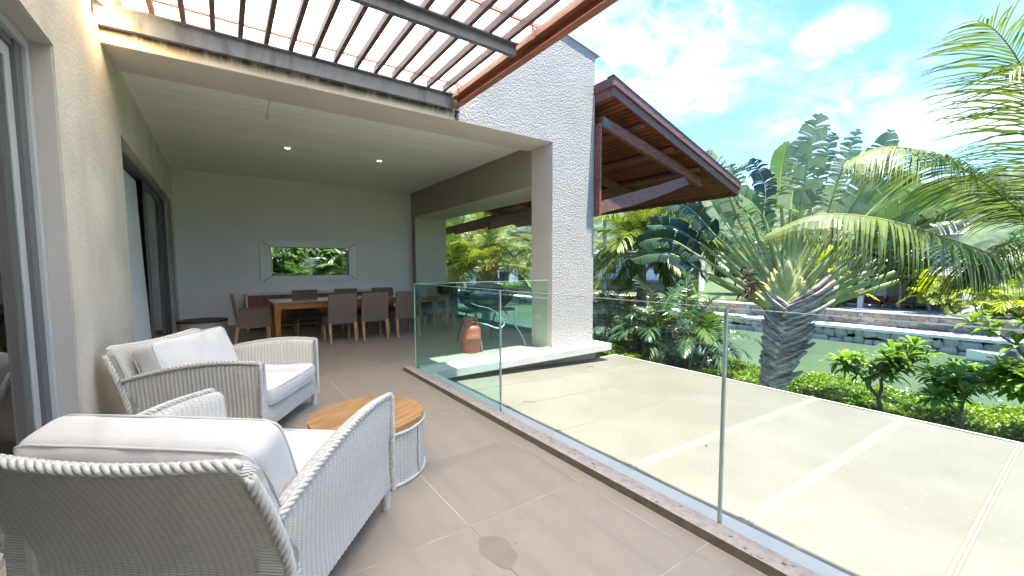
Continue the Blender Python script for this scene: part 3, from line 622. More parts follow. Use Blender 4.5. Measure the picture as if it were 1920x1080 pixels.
# ---- lower canopy roof
def rz(x): return -0.15-0.04*(x-2.6)
lr = thing('lower_roof', 'cream sheet roof below the glass balustrade', 'roof', (4, 2, -0.2))
sy = [-3.1, -2.28, -1.42, -0.56, 0.34, 1.13, 1.955, 2.80, 3.615, 4.36, 5.095]
for i, (a, b) in enumerate(zip(sy, sy[1:])):
    mb = MB(); nx, ny = 16, 5; rows = []
    for u in range(nx+1):
        x = 2.06+(5.97-2.06)*u/nx; rows.append([(x, a+0.004+(b-a-0.008)*v/ny, rz(x)-0.006*math.sin(math.pi*v/ny)+0.002*rnd.random()) for v in range(ny+1)])
    mb.loft(rows); obj('panel', mb, M['canopy'], lr, smooth=True)
    if 0 < i:
        wd = 0.045 if i in (5, 6) else (0.022 if i < 5 else 0.012)
        s = MB(); rows = []
        for u in range(13):
            x = 2.06+3.91*u/12; z = rz(x)
            rows.append([(x, a-wd, z-0.002), (x, a-wd*0.8, z+0.007), (x, a-wd*.25, z+0.008), (x, a, z+0.002), (x, a+wd*.25, z+0.008), (x, a+wd*0.8, z+0.007), (x, a+wd, z-0.002)])
        s.loft(rows); o = obj('seam', s, M['canopy_seam'], lr)
obj('fascia', MB().box(5.972, 6.0, -3.1, 5.10, rz(6)-0.16, rz(6)+0.008), M['coping'], lr)
obj('substrate', MB().box(2.05, 5.971, -3.1, 5.09, -0.60, -0.32), M['plaster'], lr)
obj('rear_trim', MB().box(5.37, 5.971, 5.097, 5.115, rz(6)-0.14, rz(5.6)+0.008), M['coping'], lr)
lfp = mat('fallen_leaf', (0.05, 0.03, 0.015), 0.8)
for i, (x, y, s, lb) in enumerate(((3.35, 1.87, 0.022, 'small dark fallen leaf in the middle of the cream roof'), (4.75, 4.62, 0.035, 'thin fallen twig on the roof near the pillar'), (2.75, 3.62, 0.05, 'curly dry leaf on the roof beside the white flashing'))):
    mb = MB(); z = rz(x)+0.004
    if i == 0: mb.v = [(x-s, y, z), (x, y-s*0.4, z+0.008), (x+s, y, z), (x, y+s*0.4, z+0.006)]; mb.face((0, 1, 2, 3))
    else: mb.tube(catmull([(x-s*1.6, y, z), (x-s*0.5, y+s*0.5, z+0.01), (x+s*0.6, y-s*0.2, z+0.004), (x+s*1.6, y-s*0.6, z)], 4), 0.003, 5)
    tag(obj('fallen_leaf', mb, lfp), lb, 'leaf')
# ---- timber eave roof beyond the pillar
er = thing('timber_roof', 'reddish brown timber eave roof with boarded underside', 'roof', (7, 8, 3.5))
EX0, EX1, EY0, EY1 = 5.43, 9.50, 4.76, 13.3
def ez(x): return 4.20+(x-5.42)*(2.98-4.20)/(9.54-5.42)
sl_ = math.atan((2.98-4.20)/(9.54-5.42))
nb2 = 40; bl = math.hypot(EX1-EX0, ez(EX1)-ez(EX0))/nb2
ebm = mesh_of('soffit_board', MB().box(0.009, bl-0.009, EY0+0.05, EY1, 0.0, 0.018), M['wood_dark'])
for i in range(nb2):
    xx = EX0+(EX1-EX0)*i/nb2; inst(ebm, er, (xx-7, -8, ez(xx)-3.5), rot=(0, -sl_, 0), name='soffit_board')
top = MB(); top.prism([(EX0-0.02, ez(EX0)+0.025), (EX1, ez(EX1)+0.025), (EX1+0.02, ez(EX1)+0.24), (EX0-0.02, ez(EX0)+0.24)], EY0+0.04, EY1, 'y'); obj('roof_deck', top, M['shingle_br'], er)
def verge(x0, x1, y0, y1, lo, hi):
    mb = MB(); mb.prism([(x0, ez(x0)+lo), (x1, ez(x1)+lo), (x1, ez(x1)+hi), (x0, ez(x0)+hi)], y0, y1, 'y'); return mb
obj('lower_fascia', verge(EX0-0.04, EX1+0.05, EY0, EY0+0.039, -0.03, 0.125), M['wood_fascia'], er, bevel=0.003)
obj('upper_fascia', verge(EX0-0.07, EX1+0.08, EY0-0.035, EY0-0.001, 0.115, 0.25), M['wood_fascia'], er, bevel=0.003)
obj('metal_flashing', verge(EX0-0.09, EX1+0.10, EY0-0.045, EY0+0.1, 0.251, 0.262), M['grey_steel'], er)
obj('wall_fascia', MB().box(EX0-0.065, EX0-0.041, EY0, EY1, ez(EX0)-0.04, ez(EX0)+0.12).box(EX0-0.095, EX0-0.071, EY0-0.03, EY1, ez(EX0)+0.115, ez(EX0)+0.26), M['wood_fascia'], er)
obj('eave_fascia', MB().box(EX1+0.01, EX1+0.05, EY0+0.04, EY1, ez(EX1)-0.06, ez(EX1)+0.10).box(EX1+0.051, EX1+0.08, EY0, EY1, ez(EX1)+0.06, ez(EX1)+0.24), M['wood_fascia'], er)
for i, y in enumerate((5.08, 6.9, 8.7, 10.5, 12.3)):
    a = (5.44, y, ez(5.44)-0.34); b = (8.55, y, ez(8.55)-0.10)
    obj('rafter', MB().beam(a, b, 0.09, 0.18), M['wood_beam'], er)
    br_ = MB(); up_ = [(5.42, 2.50), (6.2, 2.72), (7.0, 2.94), (7.9, 3.22)]; lo_ = [(8.05, 3.08), (7.2, 2.78), (6.3, 2.50), (5.42, 2.29)]; br_.prism(up_+lo_, y-0.045, y+0.045, 'y'); obj('brace', br_, M['wood_fascia'], er)
for x in (6.3, 7.2, 8.1): obj('purlin', MB().box(x-0.035, x+0.035, EY0+0.1, EY1, ez(x)-0.09, ez(x)-0.012), M['wood_beam'], er)
pt = MB().beam((5.44, 5.028, 3.865), (5.62, 5.028, 3.80), 0.006, 0.11)
obj('steel_plate', pt, M['grey_steel'], er); bt = MB()
for x, z in ((5.48, 3.84), (5.56, 3.80)): bt.tube([(x, 5.028, z), (x, 5.012, z)], 0.012, 8)
obj('bolt', bt, M['dark_steel'], er)

# moss streak under the end of the rust beam
sm_ = MB(); q_ = random.Random(4)
for i in range(34):
    x = 2.70+q_.gauss(0, .018); z = q_.uniform(3.365, 3.49); r_ = q_.uniform(.003, .010); k = len(sm_.v)
    sm_.v += [(x+r_*math.cos(a)*q_.uniform(.7, 1.3), YF-0.004, z+1.6*r_*math.sin(a)*q_.uniform(.7, 1.3)) for a in np.linspace(0, 2*math.pi, 7)[:-1]]; sm_.face(list(range(k, k+6)))
obj('moss_streak', sm_, M['soil'], gwo, kind='stuff')
# ================================================================== FURNITURE
def ribbed_panel(sect, along, place, rib=0.030, amp=0.0022, step=0.0075):
    """sect(s) -> list of (p,q) section points at position s along; place(s,p,q)->xyz. Ribs run round the section."""
    mb = MB(); s0, s1 = along; n = max(2, int((s1-s0)/step)); rings = []; uvs = []
    for i in range(n+1):
        s = s0+(s1-s0)*i/n; pts = sect(s); a = amp*math.sin(2*math.pi*s/rib); m = len(pts); row = []; uv = []; acc = 0
        for j, (p, q) in enumerate(pts):
            a0 = pts[max(j-1, 0)]; a1 = pts[min(j+1, m-1)]; tx, ty = a1[0]-a0[0], a1[1]-a0[1]; l = math.hypot(tx, ty) or 1
            row.append(place(s, p+ty/l*a, q-tx/l*a))
            if j: acc += math.hypot(p-pts[j-1][0], q-pts[j-1][1])
            uv.append((s, acc))
        rings.append(row); uvs.append(uv)
    mb.loft(rings, uvs)
    for r in (rings[0], rings[-1]):
        k = len(mb.v); mb.v += r; f = list(range(k, k+len(r))); mb.face(f if r is rings[0] else f[::-1], [(q[1]*0.9, q[2]) for q in r])
    return mb
def cushion(cx, cy, cz, w, d, h, r=0.04, puff=0.02, tilt=0.0, n=26, wr=0.008, seed=0):
    """rounded pillow, returns body mesh and piping mesh; tilt about local x"""
    mb = MB(); T = Matrix.Translation((cx, cy, cz)) @ Matrix.Rotation(tilt, 4, 'X'); rr = random.Random(seed); ph = [rr.uniform(0, 6) for _ in range(6)]
    def pt(x, y, z):
        ix, iy, iz = max(-w/2+r, min(w/2-r, x)), max(-d/2+r, min(d/2-r, y)), max(-h/2+r, min(h/2-r, z))
        v = Vector((x-ix, y-iy, z-iz)); l = v.length; p = Vector((ix, iy, iz))+(v/l*r if l > 1e-9 else v)
        u, v2 = 2*x/w, 2*y/d; k = max(0, 1-u*u)*max(0, 1-v2*v2)
        p.z += (1 if z > 0 else -1)*puff*k*(abs(2*z/h))
        e = wr*(math.sin(9*u+ph[0]+3*v2)+math.sin(7*v2+ph[1]-4*u)+0.7*math.sin(17*u+ph[2]+6*z/h))
        p += Vector((u*0.2, v2*0.2, 1))*e*0.6
        # slightly bowed sides
        p.x *= 1+0.015*(1-v2*v2); p.y *= 1+0.02*(1-u*u)
        return tuple(T @ p)
    def face(fn, a, b):
        rows = [[fn(2*i/a-1, 2*j/b-1) for j in range(b+1)] for i in range(a+1)]; mb.loft(rows)
    sg = lambda t: math.copysign(1-(1-abs(t))**1.6, t) if abs(t) < 1 else t
    for sgn in (1, -1):
        face(lambda u, v: pt(sg(u)*w/2*sgn, sg(v)*d/2, h/2*sgn), n+6, n)
        face(lambda u, v: pt(sg(u)*w/2*-sgn, d/2*sgn, sg(v)*h/2), n+6, 8)
        face(lambda u, v: pt(w/2*sgn, sg(u)*d/2*sgn, sg(v)*h/2), n, 8)
    pp = MB()
    for z in (h/2-r*0.32, -h/2+r*0.32):
        loop = []; q = r*0.30
        for (x0, y0, x1, y1) in ((-1, -1, 1, -1), (1, -1, 1, 1), (1, 1, -1, 1), (-1, 1, -1, -1)):
            for i in range(14):
                t = i/14; x = (x0+(x1-x0)*t)*(w/2); y = (y0+(y1-y0)*t)*(d/2)
                # round plan corners
                ix, iy = max(-w/2+r, min(w/2-r, x)), max(-d/2+r, min(d/2-r, y)); v = Vector((x-ix, y-iy, 0))
                if v.length > 1e-6: v = v.normalized()*(r*0.80)
                u, v2 = 2*x/w, 2*y/d
                loop.append(T @ Vector(((ix+v.x)*(1+0.015*(1-v2*v2)), (iy+v.y)*(1+0.02*(1-u*u)), z)))
        pp.tube(loop, 0.0055, 6, closed=True)
    return mb, pp
AW, AD = 1.06, 0.92
def armtop(y):   # y from -.40 (rear) to .46 (front)
    t = (y+0.52)/0.97; return 0.545+0.125*math.sin(max(0, min(1, t*1.02))*math.pi*0.60)**0.9-0.010*max(0, t-0.62)/0.38
def armchair(label, loc, rz_, seed):
    t = thing('armchair', label, 'armchair', loc, rz_, 'white wicker armchairs')
    ow, ip = AW/2, 0.088
    for sgn in (-1, 1):
        def sect(y, sgn=sgn):
            zt = armtop(y); b = 0.13; r = 0.043; P = []
            fl = lambda z: 0.018*math.sin(max(0, min(1, (z-b)/(0.38)))*math.pi)      # slight waist low down
            for z in (b, 0.18, 0.24, 0.32, 0.42, zt-r): P.append((ow-fl(z)*0.7+0.012*((z-b)/0.5), z))
            xo = ow+0.012*((zt-r-b)/0.5)
            for a in (30, 60, 90, 120, 150): P.append((xo-r+r*math.cos(R(a)), zt-r+r*math.sin(R(a))))
            P += [(xo-2*r, zt-r), (ow-ip, 0.40), (ow-ip, b)]
            return P
        mb = ribbed_panel(sect, (-0.50, 0.45), lambda s, p, q, sgn=sgn: (sgn*p, s, q))
        if sgn < 0: mb.f = [f[::-1] for f in mb.f]; mb.uv = {k: v[::-1] for k, v in mb.uv.items()}
        obj('arm', mb, M['wicker'], t, smooth=True, local=True)
        br = MB(); path = [(sgn*(ow+0.008), 0.455, 0.10+0.02*i) for i in range(28)]
        path = [p for p in path if p[2] < armtop(0.45)-0.02]+[(sgn*(ow+0.004), y, armtop(y)+0.004) for y in np.linspace(0.455, -0.52, 32)]
        braid(br, path, 0.0085, 0.085)
        obj('braid', br, M['braid'], t, smooth=True, local=True)
    # back, flaring backwards
    BH = 0.795
    yb = lambda z: -0.435-0.185*max(0, (z-0.26)/0.52)**1.5
    def btop(x):
        e = max(0, (abs(x)-(ow-0.09))/0.09); return BH-0.028*math.cos(min(1, abs(x)/ow)*math.pi/2)-0.05*(1-math.sqrt(max(0, 1-e*e)))
    cv = lambda x, z: 0.035*math.cos(min(1, abs(x)/ow)*math.pi/2)*max(0, (z-0.3)/0.48)
    def bsect(x):
        P = []; bh = btop(x)
        for z in (0.13, 0.22, 0.32, 0.42, 0.52, 0.62, 0.72, bh-0.03): P.append((yb(z)-0.03-cv(x, z), z))
        y = yb(bh-0.03)-cv(x, bh)
        for a in (150, 120, 90, 60, 30): P.append((y+0.03*math.cos(R(a)), bh-0.03+0.03*math.sin(R(a))))
        for z in (bh-0.03, 0.66, 0.5, 0.36, 0.13): P.append((yb(z)+0.032-cv(x, z), z))
        return P
    kx = lambda x, z: x*(1.0-0.03*max(0, (z-0.45)/0.34)**1.3)
    mb = ribbed_panel(bsect, (-ow, ow), lambda s, p, q: (kx(s, q), p, q)); obj('back', mb, M['wicker'], t, smooth=True, local=True)
    br = MB(); bh = btop
    tp = [(kx(x, bh(x)), yb(bh(x)-0.03)-0.024-cv(x, bh(x)), bh(x)-0.008) for x in np.linspace(-ow+0.02, ow-0.02, 30)]
    for sgn in (1, -1):
        sd = [(sgn*(kx(ow, z)+0.004), yb(z)-0.030, z) for z in np.linspace(btop(ow)-0.01, 0.06, 18)]
        braid(br, sd, 0.0105, 0.095)
    braid(br, tp, 0.0100, 0.095); obj('braid', br, M['braid'], t, smooth=True, local=True)
    # front apron
    ap = ribbed_panel(lambda x: [(0.452, 0.13), (0.454, 0.2), (0.452, 0.285), (0.44, 0.295), (0.42, 0.29), (0.42, 0.13)][::-1], (-ow+0.05, ow-0.05), lambda s, p, q: (s, p, q)); ap.f = [f for f in ap.f]
    obj('apron', ap, M['wicker'], t, smooth=True, local=True)
    obj('seat_base', MB().box(-ow+0.07, ow-0.07, -0.40, 0.43, 0.27, 0.292), M['braid'], t, local=True)
    for sx in (-1, 1):
        lgm = MB().tube([(sx*(ow-0.03), 0.432, 0.0), (sx*(ow-0.03), 0.432, 0.15)], 0.024, 14)
        for i in range(12): lgm.tube([(sx*(ow-0.03), 0.432, 0.006+i*0.0115), (sx*(ow-0.03), 0.432, 0.0125+i*0.0115)], 0.0265, 14)
        obj('leg', lgm, M['braid'], t, smooth=False, local=True)
        obj('leg', MB().tube([(sx*(ow-0.035), -0.41, 0.0), (sx*(ow-0.035), -0.41, 0.14)], 0.026, 14), M['braid'], t, local=True)
    m1, p1 = cushion(0, 0.055, 0.366, AW-0.185, 0.86, 0.145, 0.045, 0.018, 0.0, seed=seed)
    c = obj('seat_cushion', m1, M['cushion'], t, smooth=True, local=True); obj('piping', p1, M['piping'], c, smooth=True, local=True)
    m2, p2 = cushion(0, -0.372, 0.600, AW-0.16, 0.42, 0.19, 0.055, 0.030, R(110), seed=seed+3, wr=0.006)
    c = obj('back_cushion', m2, M['cushion'], t, smooth=True, local=True); obj('piping', p2, M['piping'], c, smooth=True, local=True)
    return t
def rz_for(dx, dy): return math.atan2(dy, dx)-math.pi/2
# far armchair: front-left foot (0.706,4.504), front-right (0.19,3.62), faces (0.866,-0.5)
armchair('white wicker armchair against the left wall, facing the coffee table', (0.075, 4.25, 0), rz_for(0.864, -0.504), 1)
armchair('white wicker armchair in the foreground seen from behind', (0.039, 2.244, 0), rz_for(0.64, 0.768), 5)
# coffee tables
def drum_table(label, loc, r, h, top, rot=0.5, group=None):
    t = thing('drum_table', label, 'table', loc, rot, group)
    hb = h-0.05
    mb = MB(); rings = []; uvs = []; n = int(2*math.pi*(r-0.01)/0.0075)
    for i in range(n+1):
        a = 2*math.pi*i/n; s = a*r; rr = r-0.012+0.0022*math.sin(2*math.pi*s/0.03); rings.append([(rr*math.cos(a), rr*math.sin(a), z) for z in (0.012, hb*0.35, hb*0.7, hb)]); uvs.append([(s, z) for z in (0.012, hb*0.35, hb*0.7, hb)])
    mb.loft(rings, uvs); obj('drum', mb, M['wicker'], t, smooth=True, local=True)
    rm_ = MB()
    for z in (0.012, hb+0.004): rm_.tube([((r-0.008)*math.cos(a), (r-0.008)*math.sin(a), z) for a in np.linspace(0, 2*math.pi, 64, endpoint=False)], 0.011, 8, closed=True)
    obj('rim', rm_, M['braid'], t, smooth=True, local=True)
    sm_ = MB(); braid(sm_, [((r-0.004)*math.cos(-1.35), (r-0.004)*math.sin(-1.35), z) for z in np.linspace(0.02, hb-0.01, 12)], 0.004, 0.03); obj('weave_seam', sm_, M['braid'], t, local=True)
    if top:
        np_ = 8; w_ = 2*(r-0.006)/np_; R_ = r-0.006
        for i in range(np_):
            y0, y1 = -R_+i*w_+0.0006, -R_+(i+1)*w_-0.0006; P = []
            ysamp = np.linspace(y0, y1, 7)
            right = [(math.sqrt(max(0, R_*R_-y*y)), y) for y in ysamp]; left = [(-x, y) for x, y in right[::-1]]
            P = right+left
            if abs(P[0][0]-P[-1][0]) < 1e-6: P = P[:-1]
            if abs(P[len(right)-1][0]-P[len(right)][0]) < 1e-6 and len(P) > len(right): P.pop(len(right))
            m_ = MB(); m_.prism(P, h-0.040+0.0002*i, h-0.0008*rnd.random(), 'z'); obj('plank', m_, M['teak'], t, local=True)
    else:
        obj('tabletop', MB().lathe([(r-0.02, h-0.03), (r+0.005, h-0.026), (r+0.008, h-0.012), (r+0.003, h), (0.01, h)], n=48), M['brown_top'], t, local=True)
    return t
drum_table('low round wicker coffee table with an oiled teak top', (0.765, 2.80, 0), 0.375, 0.385, True)
drum_table('round wicker side table with dark brown top by the back wall', (-0.33, 9.35, 0), 0.375, 0.44, False)
# dining table
tb = thing('dining_table', 'long teak dining table set along the back wall', 'table', (2.42, 8.83, 0))
tx0, tx1, ty0, ty1, TH = 0.70, 4.12, 8.27, 9.37, 0.762
for i in range(5):
    a = ty0+0.075+(ty1-ty0-0.15)*i/5; obj('plank', MB().box(tx0+0.09, tx1-0.09, a+0.002, a+(ty1-ty0-0.15)/5-0.002, TH-0.028, TH-0.002), M['table_top'], tb)
obj('top_frame', MB().box(tx0, tx1, ty0, ty0+0.075, TH-0.03, TH).box(tx0, tx1, ty1-0.075, ty1, TH-0.03, TH).box(tx0, tx0+0.088, ty0+0.076, ty1-0.076, TH-0.03, TH).box(tx1-0.088, tx1, ty0+0.076, ty1-0.076, TH-0.03, TH), M['teak_y'], tb, bevel=0.004)
obj('apron', MB().box(tx0+0.1, tx1-0.1, ty0+0.03, ty0+0.055, TH-0.125, TH-0.031).box(tx0+0.1, tx1-0.1, ty1-0.055, ty1-0.03, TH-0.125, TH-0.031).box(tx0+0.03, tx0+0.055, ty0+0.1, ty1-0.1, TH-0.125, TH-0.031).box(tx1-0.055, tx1-0.03, ty0+0.1, ty1-0.1, TH-0.125, TH-0.031), M['teak_y'], tb)
for sx, sy_ in ((tx0+0.065, ty0+0.065), (tx1-0.065, ty0+0.065), (tx0+0.065, ty1-0.065), (tx1-0.065, ty1-0.065)):
    lgm = MB(); k = 0
    for z, hw in ((0, 0.033), (TH-0.031, 0.052)): lgm.v += [(sx-hw, sy_-hw, z), (sx+hw, sy_-hw, z), (sx+hw, sy_+hw, z), (sx-hw, sy_+hw, z)]
    for q in ((3, 2, 1, 0), (4, 5, 6, 7), (0, 1, 5, 4), (1, 2, 6, 5), (2, 3, 7, 6), (3, 0, 4, 7)): lgm.face(q)
    obj('leg', lgm, M['teak_y'], tb)
# dining chairs
def dining_chair(label, loc, rz_, arms=False, group='wicker chairs round the dining table'):
    t = thing('dining_chair', label, 'chair', loc, rz_, group); W = 0.50 if not arms else 0.56
    hw = W/2
    def bs(x):
        yy = lambda z: -0.235-0.075*max(0, (z-0.42))/0.5
        P = [(yy(z)-0.022, z) for z in (0.36, 0.5, 0.7, 0.885)]+[(yy(0.9)-0.012, 0.905), (yy(0.9)+0.012, 0.905)]+[(yy(z)+0.022, z) for z in (0.885, 0.6, 0.36)]
        return P
    obj('back', ribbed_panel(bs, (-hw, hw), lambda s, p, q: (s*(1-0.05*(q-0.36)), p, q), 0.036, 0.003, 0.008), M['wicker_br'], t, smooth=True, local=True)
    ss = lambda x: [(0.25, 0.33), (0.262, 0.40), (0.255, 0.445), (0.23, 0.455), (-0.20, 0.45), (-0.20, 0.33)][::-1]
    obj('seat', ribbed_panel(ss, (-hw+0.003, hw-0.003), lambda s, p, q: (s, p, q), 0.024, 0.0015, 0.012), M['wicker_br'], t, smooth=True, local=True)
    for sx in (-1, 1):
        s_ = ribbed_panel(lambda y: [(0.0, 0.33), (0.004, 0.44)], (-0.20, 0.25), lambda s, p, q, sx=sx: (sx*(hw+p), s, q), 0.024, 0.0015, 0.012)
        s_.f = [f for f in s_.f if len(f) == 4]
        obj('side_rail', s_, M['wicker_br'], t, local=True)
    if arms:
        for sx in (-1, 1):
            a = ribbed_panel(lambda y: [(0.0, 0.33), (0.0, 0.62), (-0.015, 0.645), (-0.035, 0.645), (-0.05, 0.62), (-0.05, 0.33)], (-0.22, 0.27), lambda s, p, q, sx=sx: (sx*(hw+0.02+p), s, q), 0.024, 0.002, 0.008)
            if sx < 0: a.f = [f[::-1] for f in a.f]; a.uv = {k: v[::-1] for k, v in a.uv.items()}
            obj('arm', a, M['wicker_br'], t, smooth=True, local=True)
    for sx, y0, y1 in ((-1, -0.235, -0.295), (1, -0.235, -0.295), (-1, 0.22, 0.225), (1, 0.22, 0.225)):
        l = MB(); 
        for z, h_, y in ((0, 0.017, y1), (0.37, 0.024, y0)): l.v += [(sx*(hw-0.03)-h_, y-h_, z), (sx*(hw-0.03)+h_, y-h_, z), (sx*(hw-0.03)+h_, y+h_, z), (sx*(hw-0.03)-h_, y+h_, z)]
        for q in ((3, 2, 1, 0), (4, 5, 6, 7), (0, 1, 5, 4), (1, 2, 6, 5), (2, 3, 7, 6), (3, 0, 4, 7)): l.face(q)
        obj('leg', l, M['pale_wood'], t, local=True)
    return t
d0 = dining_chair('near side dining chair at the left, its back to the camera', (1.755, 8.16, 0), 0.02)
for x, rz_, lb in ((2.355, -0.03, 'middle dining chair on the near side of the table'), (2.99, 0.02, 'near side dining chair next to the glass panel'), ): dup(d0, (x, 8.16, 0), rz_, lb)
for x, rz_, lb in ((1.42, math.pi, 'dining chair on the wall side under the mirror, furthest left'), (2.27, math.pi+0.03, 'middle dining chair on the wall side of the table'), (3.08, math.pi-0.02, 'dining chair on the wall side nearest the garden opening')): dup(d0, (x, 9.46, 0), rz_, lb)
d1_ = dining_chair('brown wicker dining armchair at the left end of the table', (0.42, 8.78, 0), -math.pi/2-0.02, True)
dup(d1_, (4.02, 8.72, 0), math.pi/2+0.05, 'brown wicker dining armchair at the garden end of the table')
# sideboard along the back wall
sb = thing('sideboard', 'long low reddish wood sideboard with white edges along the back wall', 'sideboard', (1.9, 10.9, 0))
obj('carcass', MB().box(0.42, 3.6, 10.60, 11.18, 0.12, 0.775), M['side_wood'], sb)
obj('top', MB().box(0.385, 3.63, 10.575, 11.185, 0.777, 0.80), M['white_metal'], sb)
obj('side_panel', MB().box(0.385, 0.418, 10.575, 11.185, 0.0, 0.776), M['white_metal'], sb); obj('side_panel', MB().box(3.602, 3.63, 10.575, 11.185, 0.0, 0.776), M['white_metal'], sb)
obj('base_rail', MB().box(0.419, 3.601, 10.59, 10.61, 0.06, 0.085), M['white_metal'], sb)
for i in range(4):
    x0 = 0.43+i*0.793; obj('door', MB().box(x0, x0+0.785, 10.583, 10.598, 0.13, 0.765), M['side_wood'], sb)
# mirror
mr_ = thing('mirror', 'wide wall mirror with mitred white frame reflecting garden leaves', 'mirror', (1.82, YB-0.02, 1.53))
mx0, mx1, mz0, mz1 = 0.745, 2.895, 1.052, 2.010; f = 0.185
ym = YB-0.018; G = MB().box(mx0+0.215, mx1-0.215, ym-0.001, ym+0.01, mz0+0.15, mz1-0.15); obj('mirror_glass', G, M['mirror'], mr_)
for a, b, c_, d_ in (((mx0, mz0), (mx1, mz0), (mx1-f-0.02, mz0+0.14), (mx0+f+0.02, mz0+0.14)), ((mx1, mz0), (mx1, mz1), (mx1-f-0.02, mz1-0.14), (mx1-f-0.02, mz0+0.14)), ((mx1, mz1), (mx0, mz1), (mx0+f+0.02, mz1-0.14), (mx1-f-0.02, mz1-0.14)), ((mx0, mz1), (mx0, mz0), (mx0+f+0.02, mz0+0.14), (mx0+f+0.02, mz1-0.14))):
    q = MB(); cx_ = sum(p[0] for p in (a, b, c_, d_))/4; cz_ = sum(p[1] for p in (a, b, c_, d_))/4
    sh = lambda p: (cx_+(p[0]-cx_)*0.985, cz_+(p[1]-cz_)*0.985)
    A, B, C_, D_ = map(sh, (a, b, c_, d_))
    q.v = [(A[0], ym-0.004, A[1]), (B[0], ym-0.004, B[1]), (C_[0], ym-0.030, C_[1]), (D_[0], ym-0.030, D_[1]), (A[0], ym+0.012, A[1]), (B[0], ym+0.012, B[1]), (C_[0], ym+0.012, C_[1]), (D_[0], ym+0.012, D_[1])]
    for fc in ((0, 1, 2, 3), (7, 6, 5, 4), (0, 4, 5, 1), (1, 5, 6, 2), (2, 6, 7, 3), (3, 7, 4, 0)): q.face(fc)
    obj('bevel_strip', q, M['mirror_frame'], mr_)
obj('backing', MB().box(mx0+0.01, mx1-0.01, ym+0.013, ym+0.017, mz0+0.01, mz1-0.01), M['lamp_black'], mr_)
eb = MB()
for x0, x1, z0, z1 in ((mx0-0.022, mx1+0.022, mz1+0.002, mz1+0.024), (mx0-0.022, mx1+0.022, mz0-0.024, mz0-0.002), (mx0-0.022, mx0-0.002, mz0, mz1), (mx1+0.002, mx1+0.022, mz0, mz1)): eb.box(x0, x1, ym-0.018, ym+0.017, z0, z1)
obj('outer_rim', eb, M['mirror_frame'], mr_, bevel=0.003)
# gas cylinder
gx, gy = 3.25, 5.80
gc = thing('gas_cylinder', 'faded red gas cylinder standing beside the grill', 'gas cylinder', (gx, gy, 0))
obj('body', MB().lathe([(0.13, 0.0), (0.148, 0.004), (0.152, 0.03), (0.152, 0.035), (0.157, 0.05), (0.157, 0.225), (0.160, 0.23), (0.160, 0.24), (0.157, 0.245), (0.157, 0.37), (0.15, 0.405), (0.125, 0.435), (0.085, 0.452), (0.03, 0.46)], gx, gy, 36), M['red_gas'], gc, smooth=True)
cm = MB()
for i in range(30):
    if i in (6, 7, 8, 21, 22, 23): continue
    a0, a1 = 2*math.pi*i/30, 2*math.pi*(i+1)/30
    k = len(cm.v)
    for a in (a0, a1):
        for rr, z in ((0.105, 0.44), (0.112, 0.44), (0.112, 0.545), (0.105, 0.545)): cm.v.append((gx+rr*math.cos(a), gy+rr*math.sin(a), z))
    for j in range(4): cm.face((k+j, k+(j+1) % 4, k+4+(j+1) % 4, k+4+j))
cm.tube([(gx+0.109*math.cos(a), gy+0.109*math.sin(a), 0.55) for a in np.linspace(0, 2*math.pi, 30, endpoint=False)], 0.012, 8, closed=True)
obj('collar', cm, M['red_gas'], gc, smooth=False)
obj('valve', MB().lathe([(0.018, 0.455), (0.018, 0.50), (0.028, 0.505), (0.028, 0.53)], gx, gy, 14).tube([(gx, gy, 0.485), (gx+0.08, gy-0.05, 0.485)], 0.013, 8), M['steel'], gc)
lb_ = MB(); a0_ = math.atan2(-gy, -gx)
def on_cyl(u, z): a = a0_+u/0.158; return (gx+0.1585*math.cos(a), gy+0.1585*math.sin(a), z)
lb_.tube([on_cyl(0.045+0.020*math.cos(t), 0.285+0.017*math.sin(t)) for t in np.linspace(0, 5.2, 14)], 0.0028, 5)
lb_.tube([on_cyl(0.075+0.010*i, 0.292+0.006*(-1)**i) for i in range(5)], 0.0022, 5)
obj('worn_emblem', lb_, M['hose'], gc)
hz = catmull([(gx+0.08, gy-0.05, 0.485), (gx+0.22, gy-0.14, 0.44), (gx+0.42, gy-0.18, 0.37), (gx+0.60, gy-0.08, 0.43), (gx+0.55, gy+0.0, 0.56), (gx+0.34, gy-0.02, 0.69), (gx+0.16, gy+0.06, 0.74), (gx+0.10, gy+0.18, 0.78)], 8)
obj('hose', MB().tube(hz, 0.0085, 8), M['hose'], gc, smooth=True)
# grill
bx, by, bz = 3.80, 6.22, 0.86
gr = thing('gas_grill', 'black oval portable gas grill on a folding stand', 'grill', (bx, by, 0), 0.0)
def ovoid(zlo, zhi, rx, ry, n=32, m=9, top=True):
    mb = MB(); rings = []
    for i in range(m+1):
        a = math.pi/2*i/m; s = math.cos(a)**0.8 if top else math.cos(a)**0.6; z = (zlo+(zhi-zlo)*math.sin(a)); rings.append([(bx+rx*s*math.cos(2*math.pi*j/n), by+ry*s*math.sin(2*math.pi*j/n), z) for j in range(n)])
    mb.loft(rings, closed=True)
    if not top: mb.f = [f[::-1] for f in mb.f]
    return mb
obj('lid', ovoid(bz, bz+0.235, 0.46, 0.30), M['grill_lid'], gr, smooth=True)
obj('bowl', ovoid(bz-0.008, bz-0.19, 0.455, 0.295, top=False), M['grill'], gr, smooth=True)
obj('lid_rim', MB().tube([(bx+0.468*math.cos(a), by+0.306*math.sin(a), bz-0.003) for a in np.linspace(0, 2*math.pi, 40, endpoint=False)], 0.012, 8, closed=True), M['grill'], gr, smooth=True)
